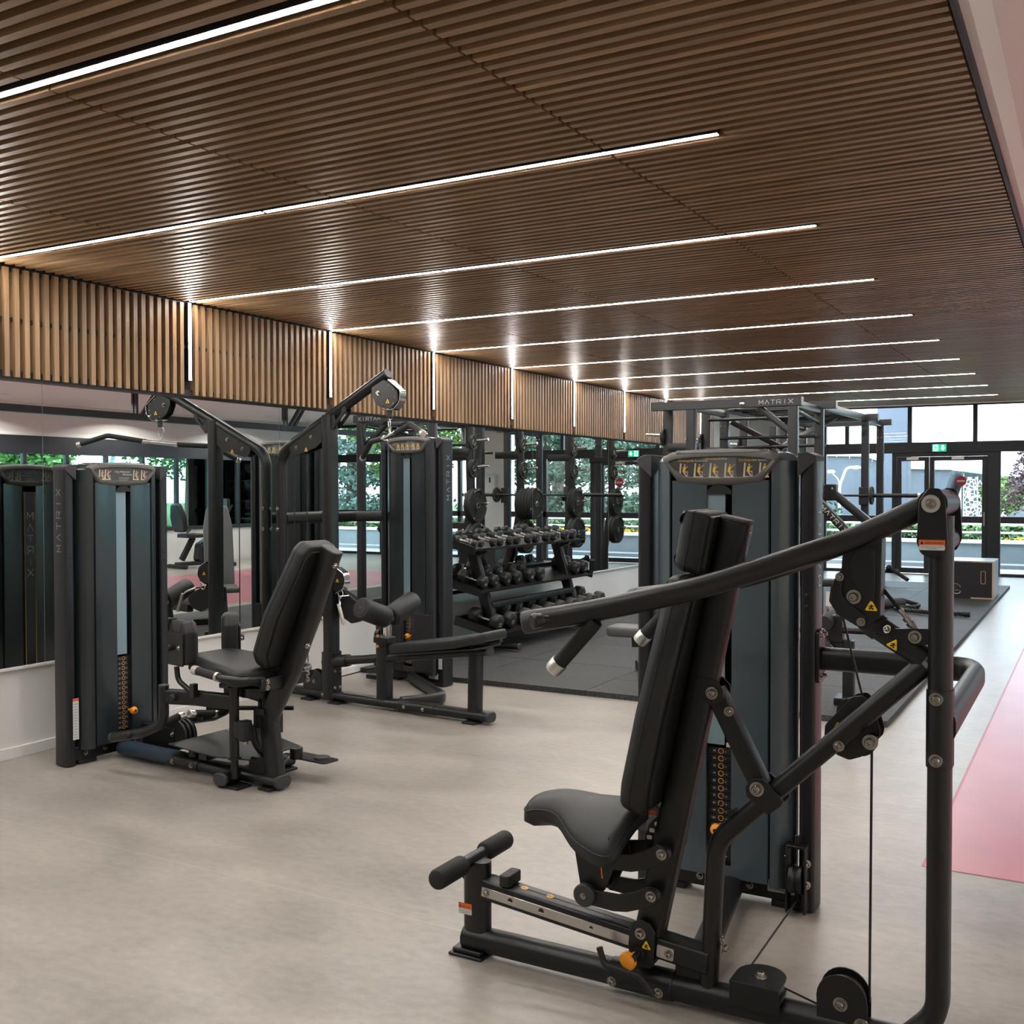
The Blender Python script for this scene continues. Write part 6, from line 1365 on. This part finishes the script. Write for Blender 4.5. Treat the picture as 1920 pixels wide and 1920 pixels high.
m = MB().box(W_-.020, W_-.0005, -.0012, .003, .0, H_-.016).box(.33, W_, -.0014, .002, 0, .018).box(0, .08, -.0014, .002, 0, .018).box(0, .10, -.0012, .003, H_-.017, H_-.001).box(.34, W_, -.0012, .003, H_-.017, H_-.001); obj('ply_edge', m, PLY, T)
sl = filc([(-.030, -.085), (.030, -.085), (.030, .085), (-.030, .085)], .029, 5)
m = MB(); m.ringplate(sl, [(x*.80, y*.93) for x, y in sl], (.478, -.001, .285), U, Z, .003); o = obj('hand_slot', m, PLY, T); m = MB(); poly(m, (.478, -.0005, .285), U, Z, [(x*.82, y*.94) for x, y in sl], .0003); obj('slot_opening', m, PRINTK, T)
m = MB(); o_ = Vector((.10, -.0012, .205)); text_mb(m, '60', o_, (0, 0, -1), (1, 0, 0), .155, .0006); obj('number', m, CREAM, T, label='outlined number 60, lying on its side')
m = MB()
text_mb(m, '60', o_+Vector((.006, -.0002, -.006)), (0, 0, -1), (1, 0, 0), .138, .0012); obj('number_inset', m, FILM, T)
def twist_rope(path, r, name, par, m_):
    P = [Vector(p) for p in path]; mb = MB()
    for ph in (0, 2*pi/3, 4*pi/3):
        pts = []
        for i, p in enumerate(P):
            t_ = (P[min(i+1, len(P)-1)]-P[max(i-1, 0)]).normalized(); a = t_.cross(Vector((0, 0, 1))).normalized(); b_ = t_.cross(a); q = ph+i*.75
            pts.append(p+a*cos(q)*r*.5+b_*sin(q)*r*.5)
        mb.tube(pts, circ(r*.58, 6), (0, 0, 1))
    return obj(name, mb, m_, par)
T = thing('battle_rope', 'black twisted battle rope lying on the rubber tiles in front of the plyo box', 'rope', (0, 0, MATZ))
ctrl = [(-2.07, 13.50, .09), (-1.97, 13.60, .05), (-1.91, 13.62, .03), (-1.93, 13.38, .03), (-2.10, 13.20, .03), (-2.02, 13.05, .03), (-1.80, 12.93, .03), (-1.55, 12.88, .03), (-1.27, 12.90, .03)]
sm = smooth_curve(ctrl, 16, False); twist_rope(sm, .026, 'rope', T, PLASTB)
obj('rope_end', MB().cyl((-1.33, 12.897, .03), (-1.255, 12.90, .03), .029, n=12), RUBBER, T)
T = thing('foam_roller', 'dark grey foam roller lying beside the battle rope', 'foam roller', (-2.38, 13.06, MATZ+.065), atan2(.46, .30))
obj('roller_body', MB().lathe((0, 0, 0), U, [(0, .05), (.005, .063), (.52, .063), (.53, .058)], 20), mat('brown grey foam', (.05, .047, .045), .7), T); obj('end_ring', MB().lathe((.53, 0, 0), U, [(0, .060), (.012, .060), (.012, .04)], 20), CHAR, T)
T = thing('landmine_handle', 'black landmine handle on a floor stand by the left door leaf', 'handle', (-2.72, 16.6, MATZ))
obj('grip', MB().cyl((-.02, 0, .26), (.26, -.15, .10), .028, n=12), FOAM, T); obj('stand', MB().box(-.22, -.10, -.06, .06, 0, .22), BLACK, T, .006); obj('cross_bar', MB().cyl((-.25, .05, .21), (.10, .05, .21), .03, n=12), BLACK, T); obj('joint', MB().sphere((-.03, 0, .26), .05), BLACK, T)
# ============================================================ REFLECTED ONLY: side of the hall
T = thing('exercise_bike', 'black recumbent exercise bike seen in the mirror under the strip window', 'exercise bike', (4.55, 14.7, 0), radians(100))
obj('base', MB().box(-.55, .60, -.10, .10, .05, .12).box(-.58, -.50, -.30, .30, 0, .08).box(.50, .60, -.28, .28, 0, .08), BLACK, T, .02)
obj('housing', MB().plate(filc([(-.15, .10), (.30, .10), (.55, .70), (.20, .62), (-.10, .45)], .08, 4), (0, 0, 0), U, Z, .22), PLASTB, T, .03)
obj('seat', MB().slab(filc([(-.22, -.22), (.18, -.20), (.18, .20), (-.22, .22)], .08, 4), (-.22, 0, .58), U, YV, .08, .03), VINYL, T); obj('seat_back', MB().slab(filc([(-.20, 0), (.20, 0), (.22, .30), (.12, .55), (-.12, .55), (-.22, .30)], .08, 4), (-.42, 0, .70), NV, Vector((-.2, 0, .98)), .09, .03), VINYL, T)
obj('seat_rail', MB().tube([(-.45, 0, .16), (-.20, 0, .58)], rrect(.08, .10, .01), YV), BLACK, T); obj('mast', MB().tube([(.35, 0, .60), (.52, 0, 1.12)], rrect(.06, .08, .02), YV), BLACK, T); obj('console', MB().box(.48, .54, -.16, .16, 1.08, 1.32), PLASTB, T, .02)
obj('handlebar', MB().tube(fil([(.50, -.28, 1.20), (.40, -.25, 1.0), (.46, 0, .98), (.40, .25, 1.0), (.50, .28, 1.20)], .08, 5), circ(.016, 10), U), FOAM, T); obj('side_handle', MB().tube(fil([(-.05, -.30, .72), (-.20, -.30, .60), (-.20, .30, .60), (-.05, .30, .72)], .06, 5), circ(.016, 10), Z), FOAM, T)
obj('crank', MB().lathe((.22, -.14, .38), YV, [(0, .09), (.28, .09)], 20), CHAR, T); obj('pedal', MB().box(.10, .20, -.30, -.16, .26, .29), PLASTB, T, .005); obj('pedal', MB().box(.26, .36, .16, .30, .48, .51), PLASTB, T, .005)
T = thing('ball_rack', 'dark rack of medicine balls and kettlebells seen in the mirror', 'rack', (4.85, 17.7, 0))
for x in (-.5, .5): obj('side_frame', MB().box(x-.03, x+.03, -.2, .2, 0, 2.0), FRAME, T, .006)
for z in (.15, .50, .85, 1.25, 1.70): obj('shelf', MB().box(-.48, .48, -.18, .18, z-.02, z), STEEL, T, .003)
for k, z in enumerate((1.70, 1.25)):
    for i in range(4):
        o = obj('medicine_ball', MB().sphere((0, 0, 0), .115+.01*k, 18, 10), RUBBER); o.location = (4.85-.36+.24*i, 17.7, z+.115+.01*k); tag(o, 'black medicine ball, %s on the %s shelf of the ball rack' % (('first', 'second', 'third', 'fourth')[i], ('top', 'second')[k]), 'ball', 'medicine balls on the %s shelf' % ('top', 'second')[k])
kb = MB().lathe((0, 0, 0), Z, [(0, .05), (.01, .075), (.07, .098), (.13, .085), (.17, .04)], 18).mesh('bell', RUBBER); kh = MB().tube(fil([(-.045, 0, .14), (-.055, 0, .22), (.055, 0, .22), (.045, 0, .14)], .03, 4), circ(.015, 8), YV).mesh('handle', RUBBER)
for k, z in enumerate((.50, .15)):
    for i in range(4):
        t = thing('kettlebell', 'black kettlebell, %s on the %s shelf of the ball rack' % (('first', 'second', 'third', 'fourth')[i], ('third', 'lowest')[k]), 'kettlebell', (4.85-.36+.24*i, 17.7, z), 0, 'kettlebells on the %s shelf' % ('third', 'lowest')[k]); link('bell', kb, t); link('handle', kh, t)
T = thing('towel_dispenser', 'white paper towel dispenser on the pier seen in the mirror', 'dispenser', (.85, BY-.125, 1.62))
obj('case', MB().tube([(0, 0, -.19), (0, 0, .19)], filc([(-.14, -.10), (.14, -.10), (.14, .10), (-.14, .10)], .05, 4), U), mat('white gloss plastic', (.75, .76, .76), .3), T, .01); m = MB(); quad(m, (0, -.101, .0), U, Z, -.02, .02, .02, .13, .001); obj('window', m, PRINTK, T); m = MB(); quad(m, (-.02, -.09, -.21), U, Z, -.08, .10, -.06, .02, 0); obj('paper', m, WHITE, T)
bk_ = bpy.data.objects['wall_back']; m = MB().box(.45, 1.25, BY-.12, BY+.15, 0, ZR); struct('pier', m, WHITE, bk_, label='white pier in the glass front')
DL = mat('downlight lens', (.9, .9, .9), .4, emit=(1, .95, .88, 14)); rg_ = MB().lathe((0, 0, 0), (0, 0, -1), [(0, .085), (.006, .082), (.006, .068)], 24).mesh('trim_ring', WHITE); ls_ = MB().lathe((0, 0, -.001), (0, 0, -1), [(0, .068), (.002, .068)], 24).mesh('lens', DL)
kd = 0  # one downlight shows in the mirror; the rest are added to brighten the hall
for x in (2.75, 4.5):
    for y in (-1.5, 1.5, 4.5, 7.5, 10.5, 13.5, 16.5):
        T = thing('downlight', 'downlight in the rows filled out to brighten the open side, %s of the %s row' % (('nearest', 'second', 'third', 'fourth', 'fifth', 'sixth', 'farthest')[kd % 7], ('inner', 'outer')[x > 3]), 'light', (x, y, ZR-.001), 0, 'recessed downlights'); kd += 1
        link('trim_ring', rg_, T); link('lens', ls_, T)
        ld_ = bpy.data.lights.new('downlight_lamp', 'AREA'); ld_.shape = 'DISK'; ld_.size = .13; ld_.spread = radians(150); ld_.energy = 40; ld_.color = (1, .94, .87); lo = bpy.data.objects.new('lamp', ld_); COL.objects.link(lo); lo.parent = T; lo.location = (0, 0, -.006)
# ============================================================ loose twin pieces become parts of their own
def separate(o):
    me = o.data; n = len(me.vertices); par = list(range(n))
    def f(a):
        while par[a] != a: par[a] = par[par[a]]; a = par[a]
        return a
    for e in me.edges:
        a, b = f(e.vertices[0]), f(e.vertices[1])
        if a != b: par[a] = b
    groups = {}
    for p in me.polygons: groups.setdefault(f(p.vertices[0]), []).append([tuple(me.vertices[i].co) for i in p.vertices])
    if len(groups) < 2: return
    for i, polys in enumerate(groups.values()):
        idx = {}; fs = []
        for p in polys: fs.append(tuple(idx.setdefault(c, len(idx)) for c in p))
        nm = bpy.data.meshes.new(me.name); nm.from_pydata(list(idx), [], fs); nm.materials.append(me.materials[0]); nm.shade_smooth(); nm.set_sharp_from_angle(angle=radians(40))
        if i == 0: o.data = nm
        else:
            c = o.copy(); COL.objects.link(c); c.data = nm
TWINS = {'lug', 'pivot_plate', 'plug', 'guide_rod', 'foot', 'pulley', 'pulley_guard', 'pulley_bracket', 'head_pulley_housing', 'row_pulley_housing', 'mast_pulley_guard', 'rear_pulley_guard', 'stop_block', 'lower_cover', 'rear_stripe', 'base_pulley_cover', 'strip_hole', 'hole_rim', 'stop_hole', 'quadrant_hole', 'orange_plug'}
for o in [o for o in sc.objects if o.type == 'MESH' and o.parent and o.name.split('.')[0] in TWINS]: separate(o)
